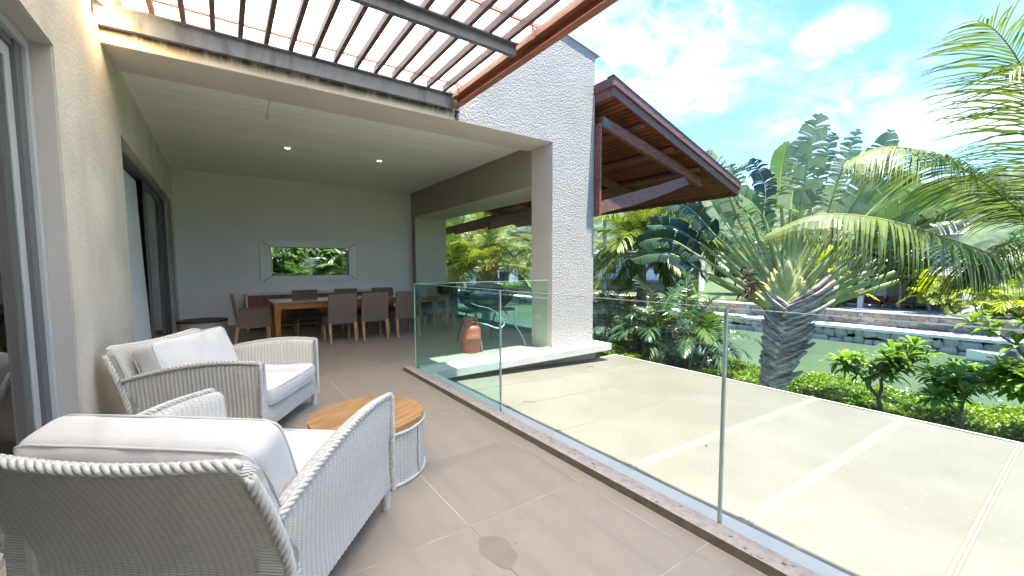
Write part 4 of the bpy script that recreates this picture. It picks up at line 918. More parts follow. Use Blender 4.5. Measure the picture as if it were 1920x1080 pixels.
hd = MB().tube(catmull([(bx-0.28, by-0.27, bz-0.02), (bx-0.20, by-0.37, bz+0.02), (bx, by-0.40, bz+0.03), (bx+0.20, by-0.37, bz+0.02), (bx+0.28, by-0.27, bz-0.02)], 5), 0.016, 8)
obj('lid_handle', hd, M['grill'], gr, smooth=True)
for sx in (-1, 1):
    cr = MB().tube(catmull([(bx+sx*0.56, by-0.02, bz+0.02), (bx+sx*0.50, by-0.03, bz-0.06), (bx+sx*0.38, by-0.05, bz-0.155), (bx+sx*0.22, by-0.06, bz-0.205)], 6), 0.024, 8)
    obj('cradle_arm', cr, M['grill'], gr, smooth=True)
    obj('side_handle', MB().box(bx+sx*0.50-0.06, bx+sx*0.50+0.10 if sx > 0 else bx+sx*0.50+0.06, by-0.14, by+0.14, bz+0.01, bz+0.035), M['grill'], gr, bevel=0.01)
obj('tray', MB().box(bx-0.46, bx+0.46, by-0.24, by+0.24, bz-0.265, bz-0.215), M['grill'], gr, bevel=0.02)
kn = MB().tube([(bx-0.62, by-0.24, bz-0.05), (bx-0.56, by-0.22, bz-0.05)], 0.038, 16).box(bx-0.56, bx-0.36, by-0.26, by-0.12, bz-0.09, bz-0.01)
obj('burner_control', kn, M['grill'], gr)
for px_, dx in ((bx-0.30, -0.12), (bx+0.30, 0.16)):
    u = catmull([(px_+dx, by-0.56, 0.012), (px_+dx*0.7, by-0.42, 0.25), (px_, by-0.14, bz-0.27)], 6)
    obj('leg', MB().tube(u, 0.015, 8), M['steel'], gr, smooth=True)
    u = catmull([(px_+dx*0.4, by+0.45, 0.012), (px_+dx*0.3, by+0.38, 0.25), (px_, by+0.14, bz-0.27)], 6)
    obj('leg', MB().tube(u, 0.016, 8), M['grill'], gr, smooth=True)
# ================================================================== OUTDOORS
GZ0, WZ = -2.72, -3.30
# ground, water, banks (each one sheet, edges kept apart)
def quad(x0, x1, y0, y1, z): 
    m = MB(); m.v = [(x0, y0, z), (x1, y0, z), (x1, y1, z), (x0, y1, z)]; m.face((0, 1, 2, 3)); return m
gd = obj('garden_ground', MB().box(5.4, 14.6, -60, 140, -4.2, GZ0).box(-60, 5.39, -60, -4.01, -4.2, GZ0), M['grass']); tag(gd, 'planted garden strip along the near bank of the canal', 'ground', kind='structure')
wt = obj('water', quad(14.0, 34.0, -60, 220, WZ), M['water']); tag(wt, 'calm green canal water between the two banks', 'water', kind='structure')
fg = obj('far_ground', MB().box(33.1, 900, -300, 900, -4.5, -1.56), M['grass']); tag(fg, 'far bank terrace and gardens behind the stone wall', 'ground', kind='structure')
# far promenade + walls
pr = obj('promenade', MB().box(31.3, 33.09, -60, 200, -3.0, -2.36), M['promenade']); tag(pr, 'pale paved promenade along the far canal bank', 'path', kind='structure')
def blob(seed, n=10):
    r_ = random.Random(seed); mb = MB(); k = []; rings = []
    for i, (zz_, s) in enumerate(((-0.5, 0.80), (-0.15, 1.0), (0.25, 0.97), (0.5, 0.70))):
        rings.append([(0.5*s*(1+r_.uniform(-0.20, 0.14))*math.copysign(abs(math.cos(2*math.pi*j/n))**0.5, math.cos(2*math.pi*j/n)), zz_, 0.5*s*(1+r_.uniform(-0.20, 0.14))*math.copysign(abs(math.sin(2*math.pi*j/n))**0.5, math.sin(2*math.pi*j/n))) for j in range(n)])
    # local: y is depth (-.5 back .. .5 front)
    mb.loft(rings, closed=True); kk = len(mb.v); mb.v.append((r_.uniform(-.1, .1), 0.56, r_.uniform(-.1, .1)))
    b = kk-n
    for j in range(n): mb.face((b+j, kk, b+(j+1) % n))
    return mb
rock_meshes = [mesh_of('stone', blob(i), M['rock'], smooth=False) for i in range(7)]
ws = [mesh_of('stone', blob(20+i), M['wall_stone'] if i % 5 else M['wall_stone_r'], smooth=False) for i in range(9)]
def stone_wall(name, label, x, y0, y1, z0, z1, rows, w_, meshes, prot, limit=290):
    t = thing(name, label, 'stone wall', (x, (y0+y1)/2, z0))
    obj('mortar_core', MB().box(x+0.02, x+0.5, -60, 200, z0-0.6, z1), M['mortar'], t)
    hh = (z1-z0)/rows; n = 0; far = MB(); fr = random.Random(5)
    for r_i in range(rows):
        y = y0+fr.uniform(-0.3, 0); 
        while y < 70:
            ww = w_*fr.choice((fr.uniform(0.4, 0.8), fr.uniform(0.8, 1.9))); hv = hh*fr.uniform(0.75, 1.35); zc = z0+hh*(r_i+0.5)+fr.uniform(-0.30, 0.30)*hh
            if y+ww/2 < y1 and n < limit:
                inst(fr.choice(meshes), t, (0.03, y+ww/2-(y0+y1)/2, zc-z0), rot=(fr.uniform(-0.15, 0.15), fr.uniform(-0.28, 0.28), math.pi/2+fr.uniform(-0.12, 0.12)), scale=(ww*1.06, prot*2*fr.uniform(0.7, 1.2), hv*1.12), name='stone'); n += 1
            elif y > y1-ww/2:
                k = len(far.v); me = blob(fr.randint(0, 40), 6)
                far.v += [(x+0.03-p[1]*prot*2, y+ww/2+p[0]*ww*0.95, zc+p[2]*hv*0.97) for p in me.v]
                for f in me.f: far.face([k+i for i in f][::-1])
            y += ww
    obj('stone_course', far, meshes[0].materials[0], t, kind='stuff')
    return t
w1 = stone_wall('canal_wall', 'pale boulder wall rising from the canal water', 31.28, 1.0, 17.5, -3.48, -2.46, 2, 0.80, rock_meshes, 0.16)
obj('coping', MB().box(31.10, 31.75, -60, 200, -2.50, -2.34), M['promenade'], w1)
w2 = stone_wall('terrace_wall', 'mixed grey and rusty stone retaining wall with white coping', 33.05, 0.5, 16.0, -2.38, -1.57, 3, 0.40, ws, 0.05)
obj('coping', MB().box(32.92, 33.4, -60, 200, -1.56, -1.47), M['promenade'], w2)

# ---- foliage builders
def leaflet(mb, p, d, nrm, L, w0, droop, seg=4, fold=0.0, rr=rnd):
    p = Vector(p); d = Vector(d).normalized(); k = len(mb.v); nrm = Vector(nrm)
    for i in range(seg+1):
        t = i/seg; wd = w0*(0.55+0.9*t if t < 0.35 else 0.865*(1-(t-0.35)/0.65)**0.8)*0.5+0.0008
        s = d.cross(nrm); s = s.normalized() if s.length > 1e-3 else Vector((1, 0, 0))
        mb.v += [tuple(p+s*wd), tuple(p-s*wd)]
        p = p+d*(L/seg); d = (d+Vector((0, 0, -droop/seg))).normalized()
    for i in range(seg): mb.face((k+2*i, k+2*i+1, k+2*i+3, k+2*i+2))
def frond(name, pts, parent, L=0.75, n=70, w0=0.035, droop=1.2, m=None, mr=None, start=0.18, twist=0.0, ang=55, r0=0.022, seed=0, hang=0.0, vup=0.35, off=None, prof=None, wild=0.12, taper=0.55, seg=4):
    rr = random.Random(seed); P = catmull(pts, 8); mb = MB(); N_ = len(P)
    mb.cur = 1; mb.tube(P, [r0*(1-0.85*i/(N_-1)) for i in range(N_)], 6); mb.cur = 0
    cum = [0]
    for a, b in zip(P, P[1:]): cum.append(cum[-1]+(b-a).length)
    for i in range(n):
        t = start+(1-start)*(i+0.5)/n; s = cum[-1]*t; k = 0
        while k < len(cum)-2 and cum[k+1] < s: k += 1
        u = (s-cum[k])/max(1e-6, cum[k+1]-cum[k]); p = P[k].lerp(P[k+1], u); T = (P[min(k+2, N_-1)]-P[max(k-1, 0)]).normalized()
        S = T.cross(Vector((0, 0, 1))); S = S.normalized() if S.length > 0.15 else T.cross(Vector((math.cos(seed), math.sin(seed), 0))).normalized()
        Nn = S.cross(T).normalized()
        if twist: q = Matrix.Rotation(twist, 3, T); S = q @ S; Nn = q @ Nn
        tt = (t-start)/(1-start); pl_ = (math.sin(math.pi*min(1, 0.12+0.62*tt+0.1))**0.8 if prof is None else prof(tt))*(1 if tt < 0.75 else 1-taper*(tt-0.75)/0.25)
        a = R(ang*(1-0.45*tt)+rr.uniform(-6, 6))
        for sg in (-1, 1):
            d = S*sg*math.sin(a)+T*math.cos(a)+Nn*(vup+rr.uniform(-wild, wild))+Vector((rr.uniform(-wild, wild),)*3)*0.6
            dd = droop*rr.uniform(0.7, 1.3)
            leaflet(mb, p, d+Vector((0, 0, -hang)), Nn+S*sg*0.3, L*pl_*rr.uniform(0.88, 1.1), w0*rr.uniform(0.85, 1.15), dd, seg)
    return obj(name, mb, [m or M['coco'], mr or M['rachis']], parent)
def auto_frond(base, az, el, length, sag, **k):
    """rachis leaving base at azimuth/elevation and sagging under its weight"""
    p = Vector(base); d = Vector((math.cos(az)*math.cos(el), math.sin(az)*math.cos(el), math.sin(el))); pts = [p]
    for i in range(6):
        p = p+d*(length/6); d = (d+Vector((0, 0, -sag/6))).normalized(); pts.append(p)
    return pts
def palm(label, base, top, nf, fl, seed, cat='palm tree', name='coconut_palm', group=None, m=None, trunk_r=0.14, sag=1.6, el=(-10, 80), L=0.62, w0=0.034, n=48, azr=None, wild=0.12, droop=1.2, mr=None, dry=0, trunk=True, hang=0.0):
    rr = random.Random(seed); t = thing(name, label, cat, base, group=group); b = Vector(base); tp = Vector(top)
    if trunk:
        mid = (b+tp)/2+Vector((rr.uniform(-.1, .1), rr.uniform(-.1, .1), 0)); P = catmull([b, mid, tp], 14); mb = MB()
        mb.tube(P, [trunk_r*(1.25-0.45*i/len(P))*(1+0.06*(i % 2)) for i in range(len(P))], 12); obj('trunk', mb, M['bark'], t)
    for i in range(nf):
        az = (2*math.pi*i*0.382) if azr is None else rr.uniform(*azr); e = R(el[0]+(el[1]-el[0])*((i+0.5)/nf)**1.1+rr.uniform(-6, 6)); ln = fl*rr.uniform(0.85, 1.1)
        pts = auto_frond(tp, az+rr.uniform(-.2, .2), e, ln, sag*rr.uniform(0.8, 1.15))
        mm = m[i % len(m)] if isinstance(m, list) else m
        if i < dry: mm = M['dry']
        frond('frond', pts, t, L=L*rr.uniform(0.9, 1.1), n=n, w0=w0, droop=droop, m=mm, mr=mr, seed=seed*31+i, wild=wild, hang=hang, r0=0.02*fl/3)
    return t
def blade_leaf(name, parent, pet, mid, hw, m, mp, seed=0, tear=0.4, pr=(0.05, 0.03), normal=None, foldv=0.25, nseg=36, droop=0.5, flat=0.55):
    """petiole along pet, paddle blade along mid, torn into strips"""
    rr = random.Random(seed); mb = MB(); mb.cur = 1
    P = catmull(pet, 6); M_ = catmull(mid, 10); n1_ = len(P)
    mb.tube(P, [pr[0]+(pr[1]-pr[0])*i/(n1_-1) for i in range(n1_)], 8, flat=flat, side=(RV if pr[0] > 0.04 else None))
    mb.tube(M_, [pr[1]*0.6*(1-0.85*i/(len(M_)-1)) for i in range(len(M_))], 6); mb.cur = 0
    cum = [0]
    for a, b in zip(M_, M_[1:]): cum.append(cum[-1]+(b-a).length)
    nrm = Vector(normal) if normal is not None else VN
    def at(t):
        s = cum[-1]*t; k = 0
        while k < len(cum)-2 and cum[k+1] < s: k += 1
        u = (s-cum[k])/max(1e-6, cum[k+1]-cum[k]); return M_[k].lerp(M_[k+1], u), (M_[min(k+2, len(M_)-1)]-M_[max(k-1, 0)]).normalized()
    prof = lambda t: hw*(min(1, (t/0.10)**0.6) if t < 0.10 else 1.0)*(1 if t < 0.72 else math.sqrt(max(0, 1-((t-0.72)/0.285)**2)))
    for sg in (-1, 1):
        i = 0
        while i < nseg:
            g_ = 1 if rr.random() < tear else rr.randint(2, 6); g_ = min(g_, nseg-i)
            da = rr.uniform(-0.22, 0.22)*tear*1.6; dd = droop*rr.uniform(0.4, 1.7); fv = foldv+rr.uniform(-0.25, 0.25)*tear; sh = rr.uniform(0.72, 1.02) if rr.random() < tear*0.6 else 1.0
            rows = []
            for j in range(g_+1):
                t = (i+j-(0.10*tear if j == g_ and g_ > 0 else 0))/nseg; t = min(1, t); p, T = at(t); W = prof(min(0.999, t+0.02))*sh
                S = T.cross(nrm).normalized()*sg; Nn = nrm; row = [tuple(p)]
                a = R(72)+da; d = (S*math.sin(a)+T*math.cos(a)+Nn*fv).normalized(); q = p.copy()
                for q_i in range(4):
                    q = q+d*(W/4); d = (d+Vector((0, 0, -dd/4))).normalized(); row.append(tuple(q))
                rows.append(row)
            mb.loft(rows); i += g_
    return obj(name, mb, [m, mp], parent, smooth=False)
# ---- the big traveller's palm: a fan standing across the view
PC = Vector((11.5, 4.75, 0)); VN = Vector((11.5, 4.7, 0)).normalized(); RV = Vector((VN.y, -VN.x, 0)); VN = -VN
def F(u, v, d=0.0): return tuple(PC+RV*u+Vector((0, 0, v))-VN*d)
tv = thing('travellers_palm', 'huge fan shaped travellers palm with ribbed grey trunk beyond the roof', 'palm tree', (PC.x, PC.y, GZ0))
core = MB(); core.tube([F(-0.10, GZ0), F(-0.02, -1.7), F(0.15, -0.8), F(0.25, 0.3), F(0.26, 1.0)], [0.26, 0.22, 0.24, 0.22, 0.10], 12); obj('trunk', core, M['bark'], tv)
zs = np.linspace(-1.95, 0.42, 84)
for i, z in enumerate(zs):
    f_ = (z+1.95)/2.37; ax = -0.06+0.34*f_; sg = 1 if i % 2 else -1; q = random.Random(i)
    ln = (0.40+0.80*f_**0.7)*q.uniform(0.78, 1.12) if sg > 0 else (0.24+0.42*f_)*q.uniform(0.85, 1.12)
    a = R((30 if sg > 0 else 48)+6*f_+q.uniform(-8, 8)); dx, dz = math.cos(a)*sg, math.sin(a)
    dd = 0.03*(i % 3)-0.10
    P_ = [F(ax-sg*0.05, z-0.06, dd-0.12), F(ax+dx*ln*0.35, z+dz*ln*0.26, dd-0.13), F(ax+dx*ln*0.7, z+dz*ln*0.60, dd-0.07), F(ax+dx*ln, z+dz*ln*1.02, dd)]
    mb = MB(); mb.tube(catmull(P_, 4), [0.050, 0.056, 0.056, 0.054, 0.052, 0.050, 0.048, 0.046, 0.044, 0.042, 0.040, 0.036, 0.022], 6, flat=2.6, side=(0, 0, 1))
    obj('leaf_base', mb, M['stub'], tv)
leaves = [ # (petiole end u,v), blade mid, tip, half width, material, tear, normaltilt
 ((-1.73, 1.27), (-2.6, 1.75), (-3.60, 1.60), .30, 'trav_d', .5), ((-1.74, 1.63), (-2.6, 2.15), (-3.5, 2.12), .31, 'trav_d', .5), ((-1.76, 1.98), (-2.55, 2.50), (-3.3, 2.60), .31, 'trav_d', .45),
 ((-1.35, 2.15), (-2.1, 3.0), (-2.75, 3.25), .32, 'trav_d', .5), ((-1.05, 2.35), (-1.5, 3.1), (-2.05, 3.70), .34, 'trav_g', .35), ((-.87, 2.60), (-1.2, 3.5), (-1.62, 4.40), .30, 'trav_g', .85), ((-.62, 2.62), (-.95, 3.4), (-1.15, 4.1), .30, 'trav', .85),
 ((-.30, 2.60), (-.30, 3.4), (-.62, 4.15), .30, 'trav_d', .9), ((.07, 2.80), (.02, 3.6), (.12, 4.52), .27, 'trav_l', .12), ((.26, 2.75), (.33, 3.7), (.42, 4.55), .30, 'trav_g', .7), ((.46, 2.70), (.56, 3.8), (.70, 4.85), .36, 'trav_g', .8),
 ((.66, 2.75), (.80, 3.6), (1.03, 4.45), .25, 'trav_g', .9), ((.98, 2.55), (1.16, 3.4), (1.42, 4.36), .24, 'trav_g', 1.0), ((1.25, 2.35), (1.7, 3.3), (2.05, 4.35), .30, 'trav_g', .6), ((1.45, 2.15), (1.95, 2.8), (2.55, 3.45), .40, 'trav', .2),
 ((1.55, 1.95), (2.3, 2.5), (3.1, 2.85), .36, 'trav', .4), ((1.75, 1.80), (2.5, 2.2), (3.4, 2.35), .34, 'trav_d', .5), ((-.15, 2.3), (-.5, 2.9), (-.95, 3.3), .28, 'trav', .5)]
stubs = [(1.98, 1.50), (2.12, 1.36), (2.26, 1.22), (1.75, 1.62), (2.35, 1.02), (-0.05, 2.0), (0.42, 2.05), (-1.55, 1.05), (-1.30, 1.75), (-.75, 2.15), (-.22, 2.2), (.18, 2.2), (.32, 2.15), (.75, 2.1), (1.05, 2.0), (1.35, 1.85), (-1.0, 1.95), (-.45, 2.2)]
N_l = len(leaves)+len(stubs)
allp = [(l[0], l) for l in leaves]+[(s, None) for s in stubs]
allp.sort(key=lambda q: abs(math.atan2(q[0][0]-0.28, q[0][1]-0.1)), reverse=True)
for i, (pe, l) in enumerate(allp):
    ang_ = math.atan2(pe[0]-0.28, pe[1]-0.1); h0 = 0.18+1.05*(i/N_l); sg = 1 if pe[0] > 0.28 else -1
    dd = 0.10*math.sin(i*2.1); s0 = (0.26-sg*0.02, h0-0.25); c1 = (0.26+(pe[0]-0.26)*0.14, h0+0.02); c2 = (0.26+(pe[0]-0.26)*0.52, h0+(pe[1]-h0)*0.46)
    pet = [F(*s0, dd*0.4), F(*c1, dd*0.5-0.05), F(*c2, dd*0.8), F(*pe, dd)]
    mp_ = M['petiole']
    if l:
        nr = (VN+Vector((0.25*math.sin(i), 0.25*math.cos(i*1.7), 0.35))).normalized()
        d2_ = dd+0.25*math.sin(i*1.3)
        blade_leaf('leaf', tv, pet, [F(*pe, dd), F(*l[1], d2_), F(*l[2], d2_*1.5)], l[3], M[l[4]], mp_, seed=i, tear=l[5], pr=(0.095, 0.034), normal=nr, droop=0.55 if l[4] != 'trav_d' else 1.1, foldv=0.3, flat=0.5)
    else:
        mb = MB(); pp = catmull(pet, 6); mb.tube(pp, [0.095-0.045*j/(len(pp)-1) for j in range(len(pp))], 8, flat=0.5, side=tuple(RV)); obj('petiole', mb, M['petiole'], tv)
    # yellow-green clasping sheath over the heart
    sh = MB(); e_ = (0.26+(pe[0]-0.26)*0.34, h0+(pe[1]-h0)*0.28)
    sh.tube(catmull([F(*s0, -0.17+dd*.2), F(*c1, -0.18+dd*.2), F(*e_, -0.10+dd*.5)], 5), [0.12, 0.125, 0.12, 0.115, 0.108, 0.10, 0.09, 0.08, 0.065, 0.05, 0.02][:11], 7, flat=0.6, side=tuple(RV)); obj('sheath', sh, M['petiole_y'], tv)
fb_ = MB(); fr_ = random.Random(3)
for i in range(26):
    p = Vector(F(-0.62+fr_.uniform(-.14, .2), 1.05+fr_.uniform(-.45, .25), -0.22)); leaflet(fb_, p, (fr_.uniform(-.5, .5), fr_.uniform(-.5, .5), fr_.uniform(-1, .6)), VN, fr_.uniform(.15, .4), .06, 1.0, 3)
obj('dead_spathe', fb_, M['stub_brown'], tv)
# ---- near coconut palm entering from the right
nc = thing('coconut_palm', 'coconut palm leaning in from the right edge with long drooping fronds', 'palm tree', (11.9, 0.1, GZ0))
tk = MB(); P = catmull([(11.9, 0.1, GZ0), (11.85, 0.2, -0.8), (11.68, 0.41, 1.2)], 14); tk.tube(P, [0.17*(1+0.07*(i % 2)) for i in range(len(P))], 12); obj('trunk', tk, M['bark'], nc)
CF = [ ([(11.6, .45, 1.25), (10.67, .82, 1.42), (9.68, 1.32, 1.72), (8.73, 1.77, 1.99), (7.81, 2.19, 2.13), (7.16, 2.51, 2.10), (6.50, 2.83, 1.82)], dict(L=1.30, n=118, droop=2.6, w0=.048, m=M['coco'], hang=.62, start=.10, wild=.09, vup=.05, seed=1, ang=56, prof=lambda t: (.55+.45*min(1, t/.25))*(1-.62*max(0, t-.35)/.65))),
 ([(11.6, .45, 1.3), (11.3, .72, 2.05), (10.9, 1.03, 2.52), (10.18, 1.45, 3.0), (9.47, 1.85, 3.26), (8.84, 2.18, 3.28), (8.25, 2.45, 3.02)], dict(L=1.35, n=140, droop=1.5, w0=.034, m=M['coco'], hang=.40, start=.2, wild=.08, vup=.1, seed=2, ang=50)),
 ([(11.6, .45, 1.4), (10.87, .41, 2.4), (10.39, .6, 3.4), (9.81, .85, 4.3), (9.39, 1.06, 4.74), (9.02, 1.22, 4.86)], dict(L=1.5, n=78, droop=1.0, w0=.032, m=M['coco'], hang=.15, start=.15, wild=.10, seed=3, ang=58, vup=.1)),
 ([(11.6, .45, 1.4), (11.0, .40, 2.2), (10.15, .40, 3.45), (9.3, .62, 4.10), (8.75, .86, 3.95)], dict(L=1.4, n=60, droop=1.3, w0=.030, m=M['coco'], hang=.3, start=.15, wild=.12, seed=4, ang=60)),
 ([(11.67, .39, 1.2), (11.3, .6, 1.28), (10.9, .9, 1.30), (10.45, 1.25, 1.16), (10.2, 1.42, .98)], dict(L=.55, n=50, droop=1.0, w0=.035, m=M['dry'], mr=M['rachis_o'], hang=.2, start=.2, seed=5)),
 ([(11.67, .39, 1.2), (12.2, 1.0, 1.5), (12.6, 1.8, 1.3)], dict(L=.7, n=50, m=M['coco'], seed=8)), ([(11.7, .3, 1.3), (12.4, -.5, 1.9), (13, -1.2, 1.6)], dict(L=.8, n=50, m=M['coco'], seed=9)), ([(11.6, .3, 1.3), (11.0, -.8, 1.9), (10.3, -2.0, 1.7)], dict(L=.8, n=60, m=M['coco'], seed=10)),
 ([(11.6, .45, 1.3), (11.2, .6, 1.6), (10.8, .8, 1.75), (10.3, 1.05, 1.5), (10.0, 1.2, 1.1)], dict(L=.8, n=60, droop=1.8, w0=.04, m=M['coco'], hang=.5, seed=12))]
for p_, kw in CF: frond('frond', p_, nc, **kw)
# ---- dark drooping shrub palm by the pillar
def clump(label, base, h, spread, nf, seed, m, name='shrub_palm', cat='shrub', L=.5, w0=.05, n=26, sag=1.5, el=(15, 85), ln=(1.2, 1.9), droop=1.0, stems=6, mr=None, hang=0.1):
    rr = random.Random(seed); t = thing(name, label, cat, base)
    tops = []
    for s in range(stems):
        a = 2*math.pi*s/stems+rr.uniform(-.3, .3); r_ = spread*rr.uniform(0.2, 1)*0.5; q = Vector(base)+Vector((r_*math.cos(a), r_*math.sin(a), 0)); tp = q+Vector((r_*0.8*math.cos(a), r_*0.8*math.sin(a), h*rr.uniform(0.35, 1.0))); tops.append(tp)
        obj('stem', MB().tube([q, (q+tp)/2, tp], [0.045, 0.04, 0.03], 7), M['bark'], t)
    for i in range(nf):
        tp = tops[i % stems]; e = R(el[0]+(el[1]-el[0])*rr.random()); az = rr.uniform(0, 2*math.pi)
        frond('frond', auto_frond(tp, az, e, rr.uniform(*ln), sag*rr.uniform(.8, 1.2)), t, L=L*rr.uniform(.85, 1.15), n=n, w0=w0, droop=droop, m=m[i % len(m)], mr=mr, seed=seed*13+i, r0=.012, start=.2, wild=.16, hang=hang, seg=3)
    return t
clump('dense dark green drooping palm clump between pillar and travellers palm', (12.0, 7.9, GZ0), 2.3, 1.7, 84, 3, [M['shrub_d'], M['shrub_d'], M['shrub_d'], M['shrub_g']], L=.50, w0=.055, n=24, ln=(1.3, 2.0), sag=2.0, stems=9, hang=.3)
clump('smaller dark palm clump just right of the pillar base', (12.6, 10.0, GZ0), 2.0, 1.2, 44, 4, [M['shrub_d'], M['shrub_g']], L=.45, w0=.05, n=22, ln=(1.2, 1.8), sag=1.9, stems=6, hang=.3)
clump('leafy green palm shrub left of the dense dark clump', (14.0, 13.0, GZ0), 2.2, 1.6, 36, 14, [M['shrub_g'], M['coco_y']], L=.5, w0=.05, n=22, ln=(1.2, 2.0), sag=1.7, stems=7, hang=.2)
# ---- hedge
def leaf_cloud(name, parent, pts, size, m, seed, up=0.6, asp=0.5):
    r_ = np.random.RandomState(seed); n = len(pts); P = np.asarray(pts, float)
    d = r_.normal(size=(n, 3)); d /= np.linalg.norm(d, axis=1)[:, None]; nn = r_.normal(size=(n, 3))+np.array([0, 0, up*2]); nn -= (nn*d).sum(1)[:, None]*d; nn /= np.linalg.norm(nn, axis=1)[:, None]; s = np.cross(d, nn)
    L = size*r_.uniform(.7, 1.3, (n, 1)); W = L*asp
    V = np.empty((n, 4, 3)); V[:, 0] = P-d*L/2; V[:, 1] = P+s*W/2+nn*L*.08; V[:, 2] = P+d*L/2; V[:, 3] = P-s*W/2+nn*L*.08
    if parent is not None: V -= np.array(wpos(parent))
    me = bpy.data.meshes.new(name); me.vertices.add(n*4); me.vertices.foreach_set('co', V.reshape(-1)); me.loops.add(n*4); me.loops.foreach_set('vertex_index', np.arange(n*4)); me.polygons.add(n); me.polygons.foreach_set('loop_start', np.arange(0, n*4, 4)); me.polygons.foreach_set('loop_total', np.full(n, 4)); me.update(); me.validate()
    me.materials.append(m); o = bpy.data.objects.new(name, me); C.objects.link(o)
    if parent is not None: o.parent = parent
    return o
rs = np.random.RandomState(4)
def hedge(label, x0, x1, y0, y1, top, n, seed, lo=-2.72, size=.085, m='hedge'):
    t = thing('hedge', label, 'hedge', ((x0+x1)/2, (y0+y1)/2, lo)); r_ = np.random.RandomState(seed)
    h = lambda x, y: top+0.07*np.sin(y*1.9+x)+0.06*np.sin(y*4.3+x*2.1)+0.05*np.sin(y*9.1)
    obj('dark_core', MB().box(x0+.16, x1-.16, y0+.1, y1-.1, lo, top-.24), M['hedge_core'], t)  # solid dark green box; its colour darkens the gaps between the leaves
    a = int(n*.62); X = r_.uniform(x0, x1, a); Y = r_.uniform(y0, y1, a); ed = np.minimum(np.minimum(X-x0, x1-X)/.25, 1); Z = h(X, Y)-.16*(1-ed)+r_.exponential(.045, a)*r_.choice([-1.6, .6], a)
    b = n-a; Y2 = r_.uniform(y0, y1, b); X2 = x0+.05*np.sin(Y2*5)+r_.normal(0, .045, b); Z2 = r_.uniform(top-.95, top-.04, b)
    leaf_cloud('foliage', t, np.stack([np.concatenate([X, X2]), np.concatenate([Y, Y2]), np.concatenate([Z, Z2])], 1), size, M[m], seed); return t
hedge('trimmed bright green hedge along the near edge of the canal', 12.0, 13.7, -2.0, 16.0, -1.72, 62000, 1)
hedge('lower inner hedge between the cream roof and the tall hedge', 10.0, 11.1, -2.0, 4.1, -1.72, 16000, 2, size=.075)
hedge('low bushy green planting at the foot of the stucco pillar', 8.6, 10.2, 7.6, 13.0, -1.25, 16000, 6, size=.10)
# ---- frangipani trees
def frangipani(label, base, limbs, seed):
    t = thing('frangipani_tree', label, 'tree', base); rr = random.Random(seed); tips = []
    def grow(p, d, r_, ln, lvl):
        q = p+d*ln; m_ = (p+q)/2+Vector((rr.uniform(-.06, .06), rr.uniform(-.06, .06), 0)); obj('trunk' if lvl == 0 else 'branch', MB().tube(catmull([p, m_, q], 4), [r_*(1-.25*i/8) for i in range(9)], 8), M['frangi_bark'], t, smooth=True)
        if lvl >= 4: tips.append((q, d)); return
        for k_ in range(2 if lvl else 2+(rr.random() < .5)):
            a = rr.uniform(0, 2*math.pi)+k_*2.4; nd = (d*0.75+Vector((math.cos(a), math.sin(a), 0))*rr.uniform(.5, .85)+Vector((0, 0, .12))).normalized(); grow(q, nd, r_*.68, ln*(rr.uniform(.30, .40) if lvl == 0 else rr.uniform(.62, .85)), lvl+1)
        if lvl >= 2: tips.append((q, d))
    for d, r_, ln in limbs: grow(Vector(base), Vector(d).normalized(), r_, ln, 0)
    for i, (q, d) in enumerate(tips):
        mb = MB()
        for j in range(16):
            a = j*2.4; e = R(rr.uniform(-30, 60)); L = rr.uniform(.22, .34); dv_ = Vector((math.cos(a)*math.cos(e), math.sin(a)*math.cos(e), math.sin(e)))+d*.2; dv_.normalize(); k = len(mb.v)
            s = dv_.cross(Vector((0, 0, 1))).normalized(); u = s.cross(dv_); p = q+dv_*.04; W = L*.16
            for tt, ww, dz in ((0, .06, 0), (.3, .75, .02), (.62, 1, .015), (.88, .55, -.02), (1, .05, -.06)):
                c = p+dv_*L*tt+Vector((0, 0, dz*L*2.2-.12*L*tt*tt)); mb.v += [tuple(c-s*W*ww+u*W*.28*ww), tuple(c), tuple(c+s*W*ww+u*W*.28*ww)]
            for g_ in range(4):
                for h_ in range(2): mb.face((k+g_*3+h_, k+g_*3+h_+1, k+g_*3+3+h_+1, k+g_*3+3+h_))
        obj('leaf_cluster', mb, M['frangi'], t)
    return t
frangipani('frangipani tree with straight slender trunk behind the hedge', (11.4, 2.30, GZ0), [((-.05, .22, 1), .055, 1.32)], 11)
frangipani('frangipani tree forking low near the right edge of the photo', (11.05, 1.02, GZ0+.25), [((-.02, .34, 1), .042, 1.05), ((.05, -.62, 1), .052, 1.30)], 5)
frangipani('frangipani crown rising behind the forked one at the right edge', (11.9, .25, GZ0), [((.0, .05, 1), .06, 1.75)], 8)
# ---- palms and trees of the near bank further along (seen past and through the opening)
palm('coconut palm with orange husks seen through the terrace opening', (9.2, 15.0, GZ0), (9.27, 15.0, 1.2), 22, 2.9, 3, m=[M['coco'], M['coco_y']], L=.70, n=56, el=(8, 80), w0=.036, trunk_r=.15)
hk = MB(); hr = random.Random(2)
hp = thing('husk_cluster', 'bunch of orange husks and dead sheaths on the palm crown', 'coconut bunch', (9.22, 14.75, 1.2))
for i in range(16):
    a = hr.uniform(0, 6.28); rr_ = hr.uniform(.1, .36); z = .85+hr.uniform(-.05, .75); x, y = 9.20+rr_*math.cos(a), 14.72+rr_*math.sin(a)*.6; s = hr.uniform(.07, .12)
    obj('husk', MB().lathe([(s*.2, z-s*1.3), (s*.8, z-s*.7), (s, z), (s*.75, z+s*.8), (s*.15, z+s*1.3)], x, y, 9), M['husk'] if i % 3 else M['stub_brown'], hp, smooth=True)
